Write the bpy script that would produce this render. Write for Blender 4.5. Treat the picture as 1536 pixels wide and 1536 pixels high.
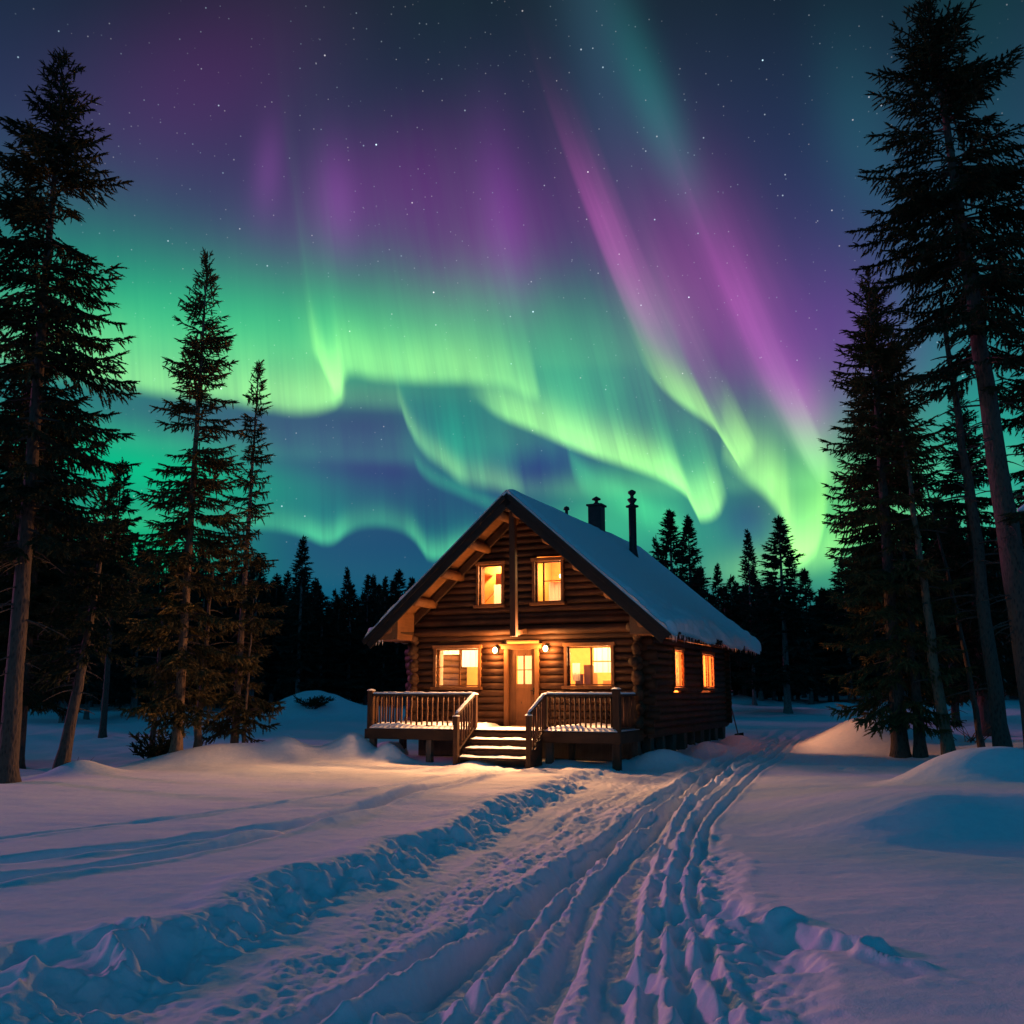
import bpy, math, random
import numpy as np
from mathutils import Vector, Matrix
R = math.radians
scene = bpy.context.scene
for o in list(bpy.data.objects): bpy.data.objects.remove(o)

# ------------------------------------------------------------------ camera
EYE = 1.8; PITCH = R(10.2); FOC = 1490.0
cam = bpy.data.cameras.new('camera'); camo = bpy.data.objects.new('camera', cam)
scene.collection.objects.link(camo); scene.camera = camo
camo.location = (0, 0, EYE); camo.rotation_euler = (R(90) + PITCH, 0, 0)
cam.sensor_width = 36; cam.lens = 36 * FOC / 1536; cam.clip_start = 0.1; cam.clip_end = 4000

# ------------------------------------------------------------------ colour management / render
scene.view_settings.view_transform = 'Standard'; scene.view_settings.look = 'None'
scene.view_settings.exposure = 0; scene.view_settings.gamma = 1
scene.cycles.max_bounces = 5; scene.cycles.diffuse_bounces = 3; scene.cycles.glossy_bounces = 2
scene.cycles.transparent_max_bounces = 12; scene.cycles.sample_clamp_indirect = 3
scene.cycles.use_denoising = True
scene.cycles.caustics_reflective = False; scene.cycles.caustics_refractive = False

# ------------------------------------------------------------------ sun lamp: a low dim rosy moon
MOON_DIR = Vector((-0.84, 0.54, 0)).normalized()      # where it stands
MOON_EL = R(14)
md = Vector((MOON_DIR.x * math.cos(MOON_EL), MOON_DIR.y * math.cos(MOON_EL), math.sin(MOON_EL)))
sl = bpy.data.lights.new('moon', 'SUN'); sl.energy = 0.80; sl.angle = R(5); sl.color = (1.0, 0.24, 0.60)
slo = bpy.data.objects.new('moon', sl); scene.collection.objects.link(slo)
slo.rotation_euler = md.to_track_quat('Z', 'Y').to_euler()

# ------------------------------------------------------------------ measuring helper: the sight line through a point of the photograph
def ray(x, y):
    u = (x - 768) / FOC; v = (768 - y) / FOC
    return (u, math.cos(PITCH) - v * math.sin(PITCH), math.sin(PITCH) + v * math.cos(PITCH))
def G(x, y, z=0.0):
    r = ray(x, y); t = (z - EYE) / r[2]; return (r[0] * t, r[1] * t)
def at(x, y, Y):
    r = ray(x, y); t = Y / r[1]; return Vector((r[0] * t, Y, EYE + r[2] * t))
def AE(x, y):
    r = ray(x, y); return (math.degrees(math.atan2(r[0], r[1])), math.degrees(math.atan2(r[2], math.hypot(r[0], r[1]))))

# ------------------------------------------------------------------ world: night sky with aurora curtains, all in azimuth / elevation
world = bpy.data.worlds.new('World'); scene.world = world; world.use_nodes = True
NT = world.node_tree; NT.nodes.clear()
class X:                                     # tiny expression builder over Math nodes
    def __init__(s, k): s.k = k
    def __add__(a, b): return op('ADD', a, b)
    def __radd__(a, b): return op('ADD', b, a)
    def __sub__(a, b): return op('SUBTRACT', a, b)
    def __rsub__(a, b): return op('SUBTRACT', b, a)
    def __mul__(a, b): return op('MULTIPLY', a, b)
    def __rmul__(a, b): return op('MULTIPLY', b, a)
    def __truediv__(a, b): return op('DIVIDE', a, b)
    def __neg__(a): return op('MULTIPLY', a, -1.0)
def op(o, a, b=None, c=None):
    n = NT.nodes.new('ShaderNodeMath'); n.operation = o
    for i, v in enumerate((a, b, c)):
        if v is None: continue
        if isinstance(v, X): NT.links.new(v.k, n.inputs[i])
        else: n.inputs[i].default_value = float(v)
    return X(n.outputs[0])
def sstep(x, a, b):
    n = NT.nodes.new('ShaderNodeMapRange'); n.interpolation_type = 'SMOOTHSTEP'
    NT.links.new(x.k, n.inputs['Value']); n.inputs['From Min'].default_value = a; n.inputs['From Max'].default_value = b
    return X(n.outputs['Result'])
def vec(a, b, c=0.0):
    n = NT.nodes.new('ShaderNodeCombineXYZ')
    for i, v in enumerate((a, b, c)):
        if isinstance(v, X): NT.links.new(v.k, n.inputs[i])
        else: n.inputs[i].default_value = float(v)
    return X(n.outputs[0])
def noise(v, scale=1.0, det=2.0, rough=0.5):
    n = NT.nodes.new('ShaderNodeTexNoise'); n.inputs['Scale'].default_value = scale; n.inputs['Detail'].default_value = det
    n.inputs['Roughness'].default_value = rough; NT.links.new(v.k, n.inputs['Vector']); return X(n.outputs[0])
def fcurve(x, pts, x0, x1, y0, y1, kind='AUTO'):
    n = NT.nodes.new('ShaderNodeFloatCurve'); c = n.mapping.curves[0]
    P = sorted(((px - x0) / (x1 - x0), (py - y0) / (y1 - y0)) for px, py in pts)
    P = [(min(max(a, 0), 1), min(max(b, 0), 1)) for a, b in P]
    while len(c.points) < len(P): c.points.new(0.5, 0.5)
    for q, (a, b) in zip(c.points, P): q.location = (a, b); q.handle_type = kind
    n.mapping.extend = 'HORIZONTAL'; n.mapping.update()
    xn = (x - x0) * (1.0 / (x1 - x0)); NT.links.new(xn.k, n.inputs['Value'])
    return X(n.outputs[0]) * (y1 - y0) + y0
tc = NT.nodes.new('ShaderNodeTexCoord'); sp = NT.nodes.new('ShaderNodeSeparateXYZ')
NT.links.new(tc.outputs['Generated'], sp.inputs[0])
dx, dy, dz = (X(sp.outputs[i]) for i in range(3))
DEG = 180 / math.pi
AZ = op('ARCTAN2', dx, dy) * DEG
EL = op('ARCSINE', dz) * DEG
acc = [None, None, None]
def addc(I, col):
    for i in range(3):
        if abs(col[i]) < 1e-5: continue
        acc[i] = I * col[i] if acc[i] is None else op('MULTIPLY_ADD', I, col[i], acc[i])
def gauss(x, w):                              # exp(-(x/w)^2)
    q = x * (1.0 / w); return op('EXPONENT', -(q * q))
def blob(x, y, sx, sy, col, tilt=0.0):        # a soft glow centred where the photograph has it; sizes in degrees
    a, e = AE(x, y); c, s_ = math.cos(R(tilt)), math.sin(R(tilt))
    da = AZ - a; de = EL - e
    u = da * c + de * s_; v = de * c - da * s_
    q = (u * u) * (1 / sx ** 2) + (v * v) * (1 / sy ** 2)
    addc(op('EXPONENT', -q), col)
# base gradient
t_hi = sstep(EL, 16, 42); t_lo = op('SUBTRACT', 1.0, sstep(EL, 1, 15))
one = op('ADD', t_hi * 0.0, 1.0)
addc(one, (0.030, 0.050, 0.165)); addc(t_hi, (-0.022, -0.031, -0.138)); addc(t_lo, (-0.033, 0.060, 0.020))
back = op('SUBTRACT', 1.0, sstep(dy, -0.3, 0.60))       # the rest of the vault, behind and overhead
addc(back, (-0.030, 0.056, 0.130))
# wandering veil so that no patch is even
veil = noise(vec(AZ * 0.05, EL * 0.035), 1.0, 3.0) - 0.5
addc(veil, (0.02, 0.03, 0.05))
# purple and teal glows
blob(300, 140, 8, 4.5, (0.042, 0.000, 0.036), 30)
blob(560, 300, 8, 3.4, (0.078, -0.004, 0.070), 20)
blob(740, 375, 6, 3.6, (0.095, -0.010, 0.070), 20)
blob(402, 255, 0.9, 2.3, (0.065, 0.012, 0.075), -4)
blob(505, 300, 1.2, 2.8, (0.070, 0.012, 0.085), 8)
blob(755, 330, 1.4, 4.5, (0.060, 0.010, 0.080), 10)
blob(1050, 440, 4.2, 6.0, (0.125, 0.004, 0.075), 25)
blob(1260, 530, 3.6, 4.6, (0.085, 0.002, 0.095), 15)
blob(540, 680, 7, 2.6, (0.012, -0.018, 0.030), 0)
blob(830, 690, 4, 1.6, (-0.01, -0.08, 0.02), 18)
blob(60, 410, 12, 4.2, (-0.015, 0.100, 0.022), 0)
blob(300, 490, 11, 3.2, (0.000, 0.300, 0.045), 4)
blob(620, 510, 9, 2.8, (0.025, 0.220, 0.035), 6)
blob(860, 570, 5.5, 3.4, (0.020, 0.200, 0.060), 20)
blob(985, 170, 1.3, 5.0, (0.000, 0.085, 0.065), 24)
blob(900, 60, 2.2, 8.0, (0.010, 0.035, 0.050), 14)
blob(1290, 210, 2.2, 5, (0.000, 0.035, 0.030), 10)
blob(1480, 120, 5, 10, (-0.004, 0.015, 0.000), 0)
blob(1500, 540, 4.5, 8, (-0.010, 0.110, 0.050), 0)
blob(1470, 720, 4.5, 5, (0.000, 0.250, 0.080), 0)
blob(40, 600, 6, 5, (-0.010, 0.060, 0.020), 0)
blob(220, 700, 8.0, 1.8, (-0.020, 0.380, 0.060), -5)
blob(200, 830, 5.2, 3.2, (-0.010, 0.360, 0.010), 0)
blob(950, 800, 5, 2.6, (0.010, 0.170, 0.050), 0)
blob(1060, 690, 3.5, 3.5, (0.010, 0.110, 0.030), 30)
blob(930, 765, 4.5, 2.4, (0.020, 0.230, 0.040), 15)
blob(680, 655, 2.2, 2.6, (-0.015, 0.120, 0.030), 20)
blob(1215, 740, 2.0, 3.4, (0.070, 0.260, 0.020), 0)
blob(1285, 750, 3.6, 4.6, (0.060, 0.330, 0.010), 0)
blob(1130, 790, 2.0, 1.5, (0.0, -0.10, 0.02), 0)
blob(1210, 610, 1.1, 2.6, (0.17, 0.015, 0.13), 22)
blob(1150, 850, 6, 1.8, (0.030, 0.180, 0.040), 0)
# curtains
RAYS = {}
def rays(k):
    if k not in RAYS:
        a = AZ + (EL * k)
        n1 = noise(vec(a * 0.75, EL * 0.035, k * 30), 1.0, 3.0, 0.6)
        n1 = n1 + (noise(vec(a * 3.6, EL * 0.05, k * 50 + 7), 1.0, 2.0, 0.6) - 0.5) * 0.42 + (noise(vec(a * 0.35, EL * 0.22, k * 9 + 3), 1.0, 2.0) - 0.5) * 0.5
        RAYS[k] = (a, n1)
    return RAYS[k]
YG = (0.37, 0.67, 0.10); GR = (0.05, 0.50, 0.13); TL = (0.004, 0.26, 0.14); PU = (0.21, 0.045, 0.25); MG = (0.34, 0.045, 0.22)
def curtain(edge, amp, slant=0.0, core=1.2, corecol=YG, glow=4.0, glowcol=GR, gamp=1.0, soft=0.5, pur=None, purpeak=10, purw=5, purcol=PU):
    a, n1 = rays(slant)
    E = []
    for x, y in edge:
        az, el = AE(x, y); E.append((az + slant * el, el))
    for q in range(1, len(E)):                       # the edge must stay a function of the slanted azimuth
        if E[q][0] <= E[q - 1][0] + .12: E[q] = (E[q - 1][0] + .12, E[q][1])
    xs = [e[0] for e in edge]; ids = [float(np.interp(x, xs, range(len(xs)))) if xs == sorted(xs) else None for x, v in amp]
    def along(pts):
        out = []
        for x, v in pts:
            if x <= xs[0]: az, el = AE(x, edge[0][1]); out.append((az + slant * el, v)); continue
            if x >= xs[-1]: az, el = AE(x, edge[-1][1]); out.append((az + slant * el, v)); continue
            k = float(np.interp(x, xs, range(len(xs)))); i = min(int(k), len(xs) - 2); out.append((E[i][0] + (E[i + 1][0] - E[i][0]) * (k - i), v))
        return out
    g = fcurve(a, E, -40, 45, 0, 40, 'AUTO'); m = fcurve(a, along(amp), -40, 45, 0, 1.5, 'AUTO')
    d = EL - g
    on = sstep(d, -soft, soft)
    r = n1 * 1.7 + 0.12
    addc(on * op('EXPONENT', op('MAXIMUM', d, 0.0) * (-1.0 / glow)) * m * r * gamp, glowcol)
    dc = op('MAXIMUM', d - soft * 0.9, 0.0)
    addc(on * gauss(dc, core) * m * (n1 * 0.8 + 0.55), corecol)
    if pur:
        pm = fcurve(a, along(pur), -40, 45, 0, 1.5, 'AUTO')
        addc(gauss(d - purpeak, purw) * pm * (n1 * 1.0 + 0.5) * sstep(d, 0, 4), purcol)
curtain([(60, 548), (160, 572), (250, 592), (330, 600), (400, 612), (450, 618), (490, 612), (512, 600), (530, 560)],
        [(40, .25), (130, .5), (250, .50), (350, .55), (450, .62), (495, .7), (512, .65), (522, 0), (600, 0)], 0.12, core=2.5, glow=3.0, gamp=0.7)
curtain([(440, 520), (480, 540), (505, 590), (522, 560), (560, 566), (640, 572), (700, 573), (760, 578), (800, 596), (830, 590)],
        [(440, 0), (470, .1), (490, .55), (520, .52), (600, .55), (700, .5), (780, .42), (802, .42), (812, 0), (850, 0)], 0.20, core=1.9, glow=3.6, gamp=0.75)
curtain([(715, 600), (745, 622), (800, 645), (850, 667), (900, 686), (950, 702), (1000, 722), (1030, 742), (1046, 778), (1066, 776), (1086, 752), (1100, 720)],
        [(700, 0), (722, .15), (760, .6), (830, .85), (900, .95), (1000, 1.0), (1060, 1.0), (1084, .8), (1092, 0), (1200, 0)], 0.24, core=1.7, glow=4.0, gamp=0.7, soft=0.42)
curtain([(960, 540), (985, 575), (1020, 605), (1060, 632), (1085, 655), (1100, 698), (1120, 690), (1134, 665), (1150, 650)],
        [(960, 0), (985, .2), (1020, .6), (1070, .75), (1110, .55), (1130, .5), (1137, 0), (1200, 0)], 0.42, core=2.2, glow=3.2, gamp=0.5, soft=0.5,
        pur=[(930, 0), (975, .15), (992, .75), (1015, .95), (1060, .6), (1100, .4), (1130, .25), (1160, 0)], purpeak=8.0, purw=5.4, purcol=(0.27, 0.040, 0.19))
# the great S at the right: its band runs down from the fold to the trees
curtain([(1085, 690), (1110, 712), (1140, 735), (1165, 762), (1180, 792), (1186, 822), (1194, 846), (1214, 838), (1234, 800), (1247, 750), (1258, 720)],
        [(1080, 0), (1100, .4), (1150, .75), (1190, .85), (1215, .8), (1238, .5), (1248, 0), (1300, 0)], -0.05, core=2.4, glow=2.8, gamp=0.5, soft=0.55)
curtain([(1150, 650), (1180, 665), (1205, 690), (1228, 712), (1246, 700), (1262, 680)],
        [(1140, 0), (1180, .12), (1210, .35), (1232, .55), (1246, .25), (1256, 0), (1300, 0)], 0.38, core=2.6, corecol=(.30, .50, .20), glow=3.0, gamp=0.25, soft=1.1,
        pur=[(1120, 0), (1165, .30), (1190, .6), (1215, .85), (1235, .75), (1255, .40), (1285, .15), (1330, 0)], purpeak=7.5, purw=6.4, purcol=(0.25, 0.038, 0.20))
curtain([(1100, 880), (1150, 868), (1200, 856), (1240, 845), (1290, 815), (1340, 800)],
        [(1040, 0), (1100, .25), (1180, .45), (1240, .5), (1290, .4), (1400, .1)], 0.0, core=1.1, glow=1.6, gamp=0.5, soft=0.8)
curtain([(600, 600), (612, 640), (640, 682), (665, 700), (695, 722), (740, 732), (790, 745)],
        [(595, 0), (612, .26), (650, .36), (690, .55), (705, .3), (740, .36), (790, 0)], 0.16, core=0.9, glow=3.2, gamp=1.15, soft=0.5, glowcol=(0.01, 0.44, 0.17))
curtain([(620, 690), (640, 718), (690, 742), (730, 760), (800, 775)],
        [(620, 0), (650, .3), (700, .3), (760, .12), (800, 0)], 0.16, core=0.5, corecol=GR, glow=1.0, gamp=0.7, soft=0.4, glowcol=TL)
curtain([(100, 800), (380, 792), (420, 795), (460, 805), (492, 815), (520, 800), (545, 790), (590, 792), (625, 812), (645, 838), (700, 825), (760, 815)],
        [(330, .10), (400, .25), (450, .32), (490, .48), (520, .35), (550, .18), (600, .2), (640, .55), (700, .4), (780, .2), (900, 0)], 0.06, core=0.8, corecol=(0.13, 0.62, 0.14), glow=1.6, gamp=1.25, soft=0.35, glowcol=(0.005, 0.36, 0.17))
curtain([(850, 680), (875, 728), (930, 760), (1000, 800), (1040, 820)],
        [(850, 0), (875, .3), (930, .28), (1000, .3), (1040, 0)], 0.15, core=0.8, corecol=GR, glow=2.4, gamp=0.9, soft=1.0)
# stars: three layers of points on the vault
def stars(scale, rad, thresh, power):
    v = NT.nodes.new('ShaderNodeTexVoronoi'); v.inputs['Scale'].default_value = scale
    NT.links.new(tc.outputs['Generated'], v.inputs['Vector'])
    s3 = NT.nodes.new('ShaderNodeSeparateColor'); NT.links.new(v.outputs['Color'], s3.inputs[0])
    pick = sstep(X(s3.outputs[0]), thresh, 1.0)
    pt = op('SUBTRACT', 1.0, sstep(X(v.outputs['Distance']), rad * 0.25, rad))
    I = pt * pick * power * sstep(EL, 2, 24)
    warm = X(s3.outputs[1])
    addc(I, (0.55, 0.85, 1.0)); addc(I * warm, (0.4, 0.0, -0.15))
stars(95, 0.095, 0.62, 0.7); stars(40, 0.042, 0.64, 2.4); stars(170, 0.15, 0.45, 0.22)
cmb = NT.nodes.new('ShaderNodeCombineColor')
for i in range(3): NT.links.new(op('MAXIMUM', acc[i], 0.0015).k, cmb.inputs[i])
bg = NT.nodes.new('ShaderNodeBackground'); NT.links.new(cmb.outputs[0], bg.inputs[0]); bg.inputs[1].default_value = 1.0
wo = NT.nodes.new('ShaderNodeOutputWorld'); NT.links.new(bg.outputs[0], wo.inputs[0])
world.cycles.sampling_method = 'MANUAL'; world.cycles.sample_map_resolution = 512

# ------------------------------------------------------------------ materials
def mat_new(name):
    m = bpy.data.materials.new(name); m.use_nodes = True; nt = m.node_tree
    return m, nt, nt.nodes['Principled BSDF']
def nn(nt, t, **kw):
    n = nt.nodes.new(t)
    for k, v in kw.items(): n.inputs[k.replace('_', ' ')].default_value = v
    return n
def ramp(nt, stops):
    n = nt.nodes.new('ShaderNodeValToRGB'); e = n.color_ramp.elements
    while len(e) < len(stops): e.new(0.5)
    for q, (p, c) in zip(e, stops): q.position = p; q.color = (*c, 1)
    return n
def wood(name, dark, light, axis='X', rough=0.7, bump=0.35, fine=1.0):
    m, nt, b = mat_new(name); L = nt.links
    tcn = nn(nt, 'ShaderNodeTexCoord'); mp = nn(nt, 'ShaderNodeMapping')
    st = {'X': (1.1, 16, 16), 'Y': (16, 1.1, 16), 'Z': (16, 16, 1.1)}[axis]
    mp.inputs['Scale'].default_value = [q * fine for q in st]; L.new(tcn.outputs['Object'], mp.inputs[0])
    n1 = nn(nt, 'ShaderNodeTexNoise', Scale=1.6, Detail=6.0, Roughness=0.65); L.new(mp.outputs[0], n1.inputs['Vector'])
    n2 = nn(nt, 'ShaderNodeTexNoise', Scale=2.3, Detail=3.0); L.new(tcn.outputs['Object'], n2.inputs['Vector'])
    r = ramp(nt, [(0.28, dark), (0.52, [(a + c) / 2 for a, c in zip(dark, light)]), (0.75, light)]); 
    mx = nt.nodes.new('ShaderNodeMath'); mx.operation = 'MULTIPLY_ADD'; mx.inputs[1].default_value = 0.55
    L.new(n2.outputs[0], mx.inputs[0]); h = nt.nodes.new('ShaderNodeMath'); h.operation = 'MULTIPLY'; h.inputs[1].default_value = 0.48
    L.new(n1.outputs[0], h.inputs[0]); L.new(h.outputs[0], mx.inputs[2]); L.new(mx.outputs[0], r.inputs[0])
    geo = nt.nodes.new('ShaderNodeNewGeometry'); mr = nn(nt, 'ShaderNodeMapRange'); mr.inputs['To Min'].default_value = 0.62; mr.inputs['To Max'].default_value = 1.30; L.new(geo.outputs['Random Per Island'], mr.inputs['Value'])
    kn = nn(nt, 'ShaderNodeTexVoronoi', Scale=1.0); mk = nn(nt, 'ShaderNodeMapping'); mk.inputs['Scale'].default_value = [{'X': (2.2, 5, 5), 'Y': (5, 2.2, 5), 'Z': (5, 5, 2.2)}[axis][q] * fine for q in range(3)]; L.new(tcn.outputs['Object'], mk.inputs[0]); L.new(mk.outputs[0], kn.inputs['Vector'])
    kr = nn(nt, 'ShaderNodeMapRange'); kr.inputs['From Min'].default_value = 0.04; kr.inputs['From Max'].default_value = 0.16; kr.inputs['To Min'].default_value = 0.35; L.new(kn.outputs['Distance'], kr.inputs['Value'])
    m1 = nt.nodes.new('ShaderNodeMath'); m1.operation = 'MULTIPLY'; L.new(mr.outputs[0], m1.inputs[0]); L.new(kr.outputs[0], m1.inputs[1])
    vm = nt.nodes.new('ShaderNodeVectorMath'); vm.operation = 'SCALE'; L.new(r.outputs[0], vm.inputs[0]); L.new(m1.outputs[0], vm.inputs['Scale'])
    L.new(vm.outputs[0], b.inputs['Base Color']); b.inputs['Roughness'].default_value = rough
    b.inputs['Specular IOR Level'].default_value = 0.3
    bp = nn(nt, 'ShaderNodeBump', Strength=bump, Distance=0.02); L.new(n1.outputs[0], bp.inputs['Height']); L.new(bp.outputs[0], b.inputs['Normal'])
    return m
def plain(name, col, rough=0.6, metal=0.0, var=0.25, scale=8.0, bump=0.2):
    m, nt, b = mat_new(name); L = nt.links
    tcn = nn(nt, 'ShaderNodeTexCoord'); n1 = nn(nt, 'ShaderNodeTexNoise', Scale=scale, Detail=5.0); L.new(tcn.outputs['Object'], n1.inputs['Vector'])
    r = ramp(nt, [(0.3, [c * (1 - var) for c in col]), (0.7, [min(1, c * (1 + var)) for c in col])]); L.new(n1.outputs[0], r.inputs[0])
    L.new(r.outputs[0], b.inputs['Base Color']); b.inputs['Roughness'].default_value = rough; b.inputs['Metallic'].default_value = metal
    if bump:
        bp = nn(nt, 'ShaderNodeBump', Strength=bump, Distance=0.01); L.new(n1.outputs[0], bp.inputs['Height']); L.new(bp.outputs[0], b.inputs['Normal'])
    return m
def snow_mat(name, ground=False):
    m, nt, b = mat_new(name); L = nt.links
    tcn = nn(nt, 'ShaderNodeTexCoord')
    n1 = nn(nt, 'ShaderNodeTexNoise', Scale=9.0, Detail=6.0, Roughness=0.7); L.new(tcn.outputs['Object'], n1.inputs['Vector'])
    n2 = nn(nt, 'ShaderNodeTexNoise', Scale=90.0, Detail=3.0, Roughness=0.7); L.new(tcn.outputs['Object'], n2.inputs['Vector'])
    r = ramp(nt, [(0.3, (0.76, 0.80, 0.85)), (0.7, (0.86, 0.88, 0.91))]); L.new(n1.outputs[0], r.inputs[0]); L.new(r.outputs[0], b.inputs['Base Color'])
    b.inputs['Roughness'].default_value = 0.75; b.inputs['Specular IOR Level'].default_value = 0.15
    bp = nn(nt, 'ShaderNodeBump', Strength=0.6, Distance=0.022); L.new(n1.outputs[0], bp.inputs['Height'])
    b2 = nn(nt, 'ShaderNodeBump', Strength=0.7, Distance=0.007); L.new(n2.outputs[0], b2.inputs['Height'])
    L.new(bp.outputs[0], b2.inputs['Normal']); L.new(b2.outputs[0], b.inputs['Normal'])
    return m
def glass_mat():
    m, nt, b = mat_new('window_glass'); nt.nodes.remove(b); L = nt.links
    t = nn(nt, 'ShaderNodeBsdfTransparent'); t.inputs[0].default_value = (1.0, 0.96, 0.90, 1); g = nn(nt, 'ShaderNodeBsdfGlossy', Roughness=0.03)
    lw = nn(nt, 'ShaderNodeLayerWeight'); pw = nt.nodes.new('ShaderNodeMath'); pw.operation = 'POWER'; pw.inputs[1].default_value = 6.0; L.new(lw.outputs['Facing'], pw.inputs[0])
    f = nt.nodes.new('ShaderNodeMath'); f.operation = 'MULTIPLY_ADD'; f.inputs[1].default_value = 0.5; f.inputs[2].default_value = 0.04; L.new(pw.outputs[0], f.inputs[0])
    mx = nn(nt, 'ShaderNodeMixShader'); L.new(f.outputs[0], mx.inputs[0])
    L.new(t.outputs[0], mx.inputs[1]); L.new(g.outputs[0], mx.inputs[2]); L.new(mx.outputs[0], nt.nodes['Material Output'].inputs[0]); return m
def lamp_mat(name, col, s):
    m, nt, b = mat_new(name); b.inputs['Base Color'].default_value = (0.9, 0.8, 0.6, 1)
    b.inputs['Emission Color'].default_value = (*col, 1); b.inputs['Emission Strength'].default_value = s; m.cycles.emission_sampling = 'NONE'; return m
def cloth_mat():
    m, nt, b = mat_new('pale_blind'); nt.nodes.remove(b); L = nt.links
    d = nn(nt, 'ShaderNodeBsdfDiffuse'); d.inputs[0].default_value = (0.85, 0.80, 0.70, 1); t = nn(nt, 'ShaderNodeBsdfTranslucent'); t.inputs[0].default_value = (0.9, 0.85, 0.75, 1)
    a = nn(nt, 'ShaderNodeMixShader'); a.inputs[0].default_value = 0.6; L.new(d.outputs[0], a.inputs[1]); L.new(t.outputs[0], a.inputs[2]); L.new(a.outputs[0], nt.nodes['Material Output'].inputs[0]); return m
def foliage(name, c1, c2):
    m, nt, b = mat_new(name); L = nt.links
    tcn = nn(nt, 'ShaderNodeTexCoord'); n1 = nn(nt, 'ShaderNodeTexNoise', Scale=1.6, Detail=4.0, Roughness=0.7); L.new(tcn.outputs['Object'], n1.inputs['Vector'])
    r = ramp(nt, [(0.35, c1), (0.68, c2)]); L.new(n1.outputs[0], r.inputs[0]); L.new(r.outputs[0], b.inputs['Base Color'])
    b.inputs['Roughness'].default_value = 0.75; b.inputs['Specular IOR Level'].default_value = 0.15; return m
def bark(name, c1, c2):
    m, nt, b = mat_new(name); L = nt.links
    tcn = nn(nt, 'ShaderNodeTexCoord'); mp = nn(nt, 'ShaderNodeMapping'); mp.inputs['Scale'].default_value = (9, 9, 3.2); L.new(tcn.outputs['Object'], mp.inputs[0])
    v = nn(nt, 'ShaderNodeTexVoronoi', Scale=2.2); L.new(mp.outputs[0], v.inputs['Vector'])
    n1 = nn(nt, 'ShaderNodeTexNoise', Scale=1.3, Detail=6.0, Roughness=0.7); L.new(mp.outputs[0], n1.inputs['Vector'])
    ad = nt.nodes.new('ShaderNodeMath'); ad.operation = 'ADD'; L.new(v.outputs['Distance'], ad.inputs[0]); L.new(n1.outputs[0], ad.inputs[1])
    r = ramp(nt, [(0.45, c1), (1.0, c2)]); L.new(ad.outputs[0], r.inputs[0]); L.new(r.outputs[0], b.inputs['Base Color']); b.inputs['Roughness'].default_value = 0.9
    bp = nn(nt, 'ShaderNodeBump', Strength=0.7, Distance=0.03); L.new(ad.outputs[0], bp.inputs['Height']); L.new(bp.outputs[0], b.inputs['Normal']); return m
def curtain_mat():
    m = cloth_mat(); m.name = 'amber_curtain'
    for n in m.node_tree.nodes:
        if n.type in ('BSDF_DIFFUSE', 'BSDF_TRANSLUCENT'): n.inputs[0].default_value = (0.42, 0.22, 0.075, 1)
    return m
M = dict(amber=curtain_mat(),
    snow=snow_mat('snow'), logx=wood('log_wood_across', (0.012, 0.005, 0.0025), (0.105, 0.040, 0.014), 'X'),
    logy=wood('log_wood_deep', (0.018, 0.009, 0.005), (0.12, 0.055, 0.025), 'Y'), logz=wood('post_wood', (0.024, 0.010, 0.005), (0.12, 0.050, 0.020), 'Z'),
    trim=wood('window_trim_wood', (0.14, 0.055, 0.018), (0.34, 0.145, 0.048), 'Z', fine=1.5, bump=0.15), door=wood('door_wood', (0.10, 0.04, 0.014), (0.25, 0.105, 0.035), 'Z', fine=1.6, bump=0.15),
    rake=wood('rake_board_wood', (0.010, 0.009, 0.008), (0.030, 0.024, 0.020), 'X', bump=0.3), soffit=wood('soffit_boards', (0.12, 0.05, 0.017), (0.30, 0.13, 0.045), 'Y'),
    deck=wood('deck_board_wood', (0.022, 0.011, 0.006), (0.09, 0.042, 0.019), 'X'), grey=wood('weathered_wood', (0.06, 0.045, 0.035), (0.22, 0.16, 0.12), 'Z'),
    steel=plain('sooty_metal', (0.03, 0.035, 0.04), 0.55, 0.6), iron=plain('black_iron', (0.02, 0.02, 0.02), 0.5, 0.8), glass=glass_mat(),
    globe=lamp_mat('frosted_lamp_glass', (1.0, 0.62, 0.25), 14.0), bulb=lamp_mat('lit_bulb_glass', (1.0, 0.75, 0.40), 10.0), cloth=cloth_mat(),
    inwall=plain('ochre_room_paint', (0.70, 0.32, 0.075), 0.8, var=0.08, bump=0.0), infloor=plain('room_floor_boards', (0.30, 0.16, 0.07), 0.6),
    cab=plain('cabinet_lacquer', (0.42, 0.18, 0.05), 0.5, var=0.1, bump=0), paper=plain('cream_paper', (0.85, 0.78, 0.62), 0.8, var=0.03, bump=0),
    needle=foliage('spruce_needles', (0.016, 0.026, 0.012), (0.065, 0.062, 0.028)), needle_lit=foliage('warm_lit_spruce_needles', (0.040, 0.042, 0.016), (0.20, 0.135, 0.050)),  # second needle tone carries the cabin's warm lamplight in its colour
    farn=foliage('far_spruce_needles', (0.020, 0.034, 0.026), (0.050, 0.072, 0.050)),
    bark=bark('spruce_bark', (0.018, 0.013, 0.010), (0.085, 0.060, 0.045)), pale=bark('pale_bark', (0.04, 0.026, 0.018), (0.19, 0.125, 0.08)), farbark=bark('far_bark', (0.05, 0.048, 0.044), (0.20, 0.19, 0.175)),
    rock=plain('dark_rock', (0.05, 0.05, 0.05), 0.9), twig=plain('bare_twig', (0.06, 0.04, 0.03), 0.9),
)

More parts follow.
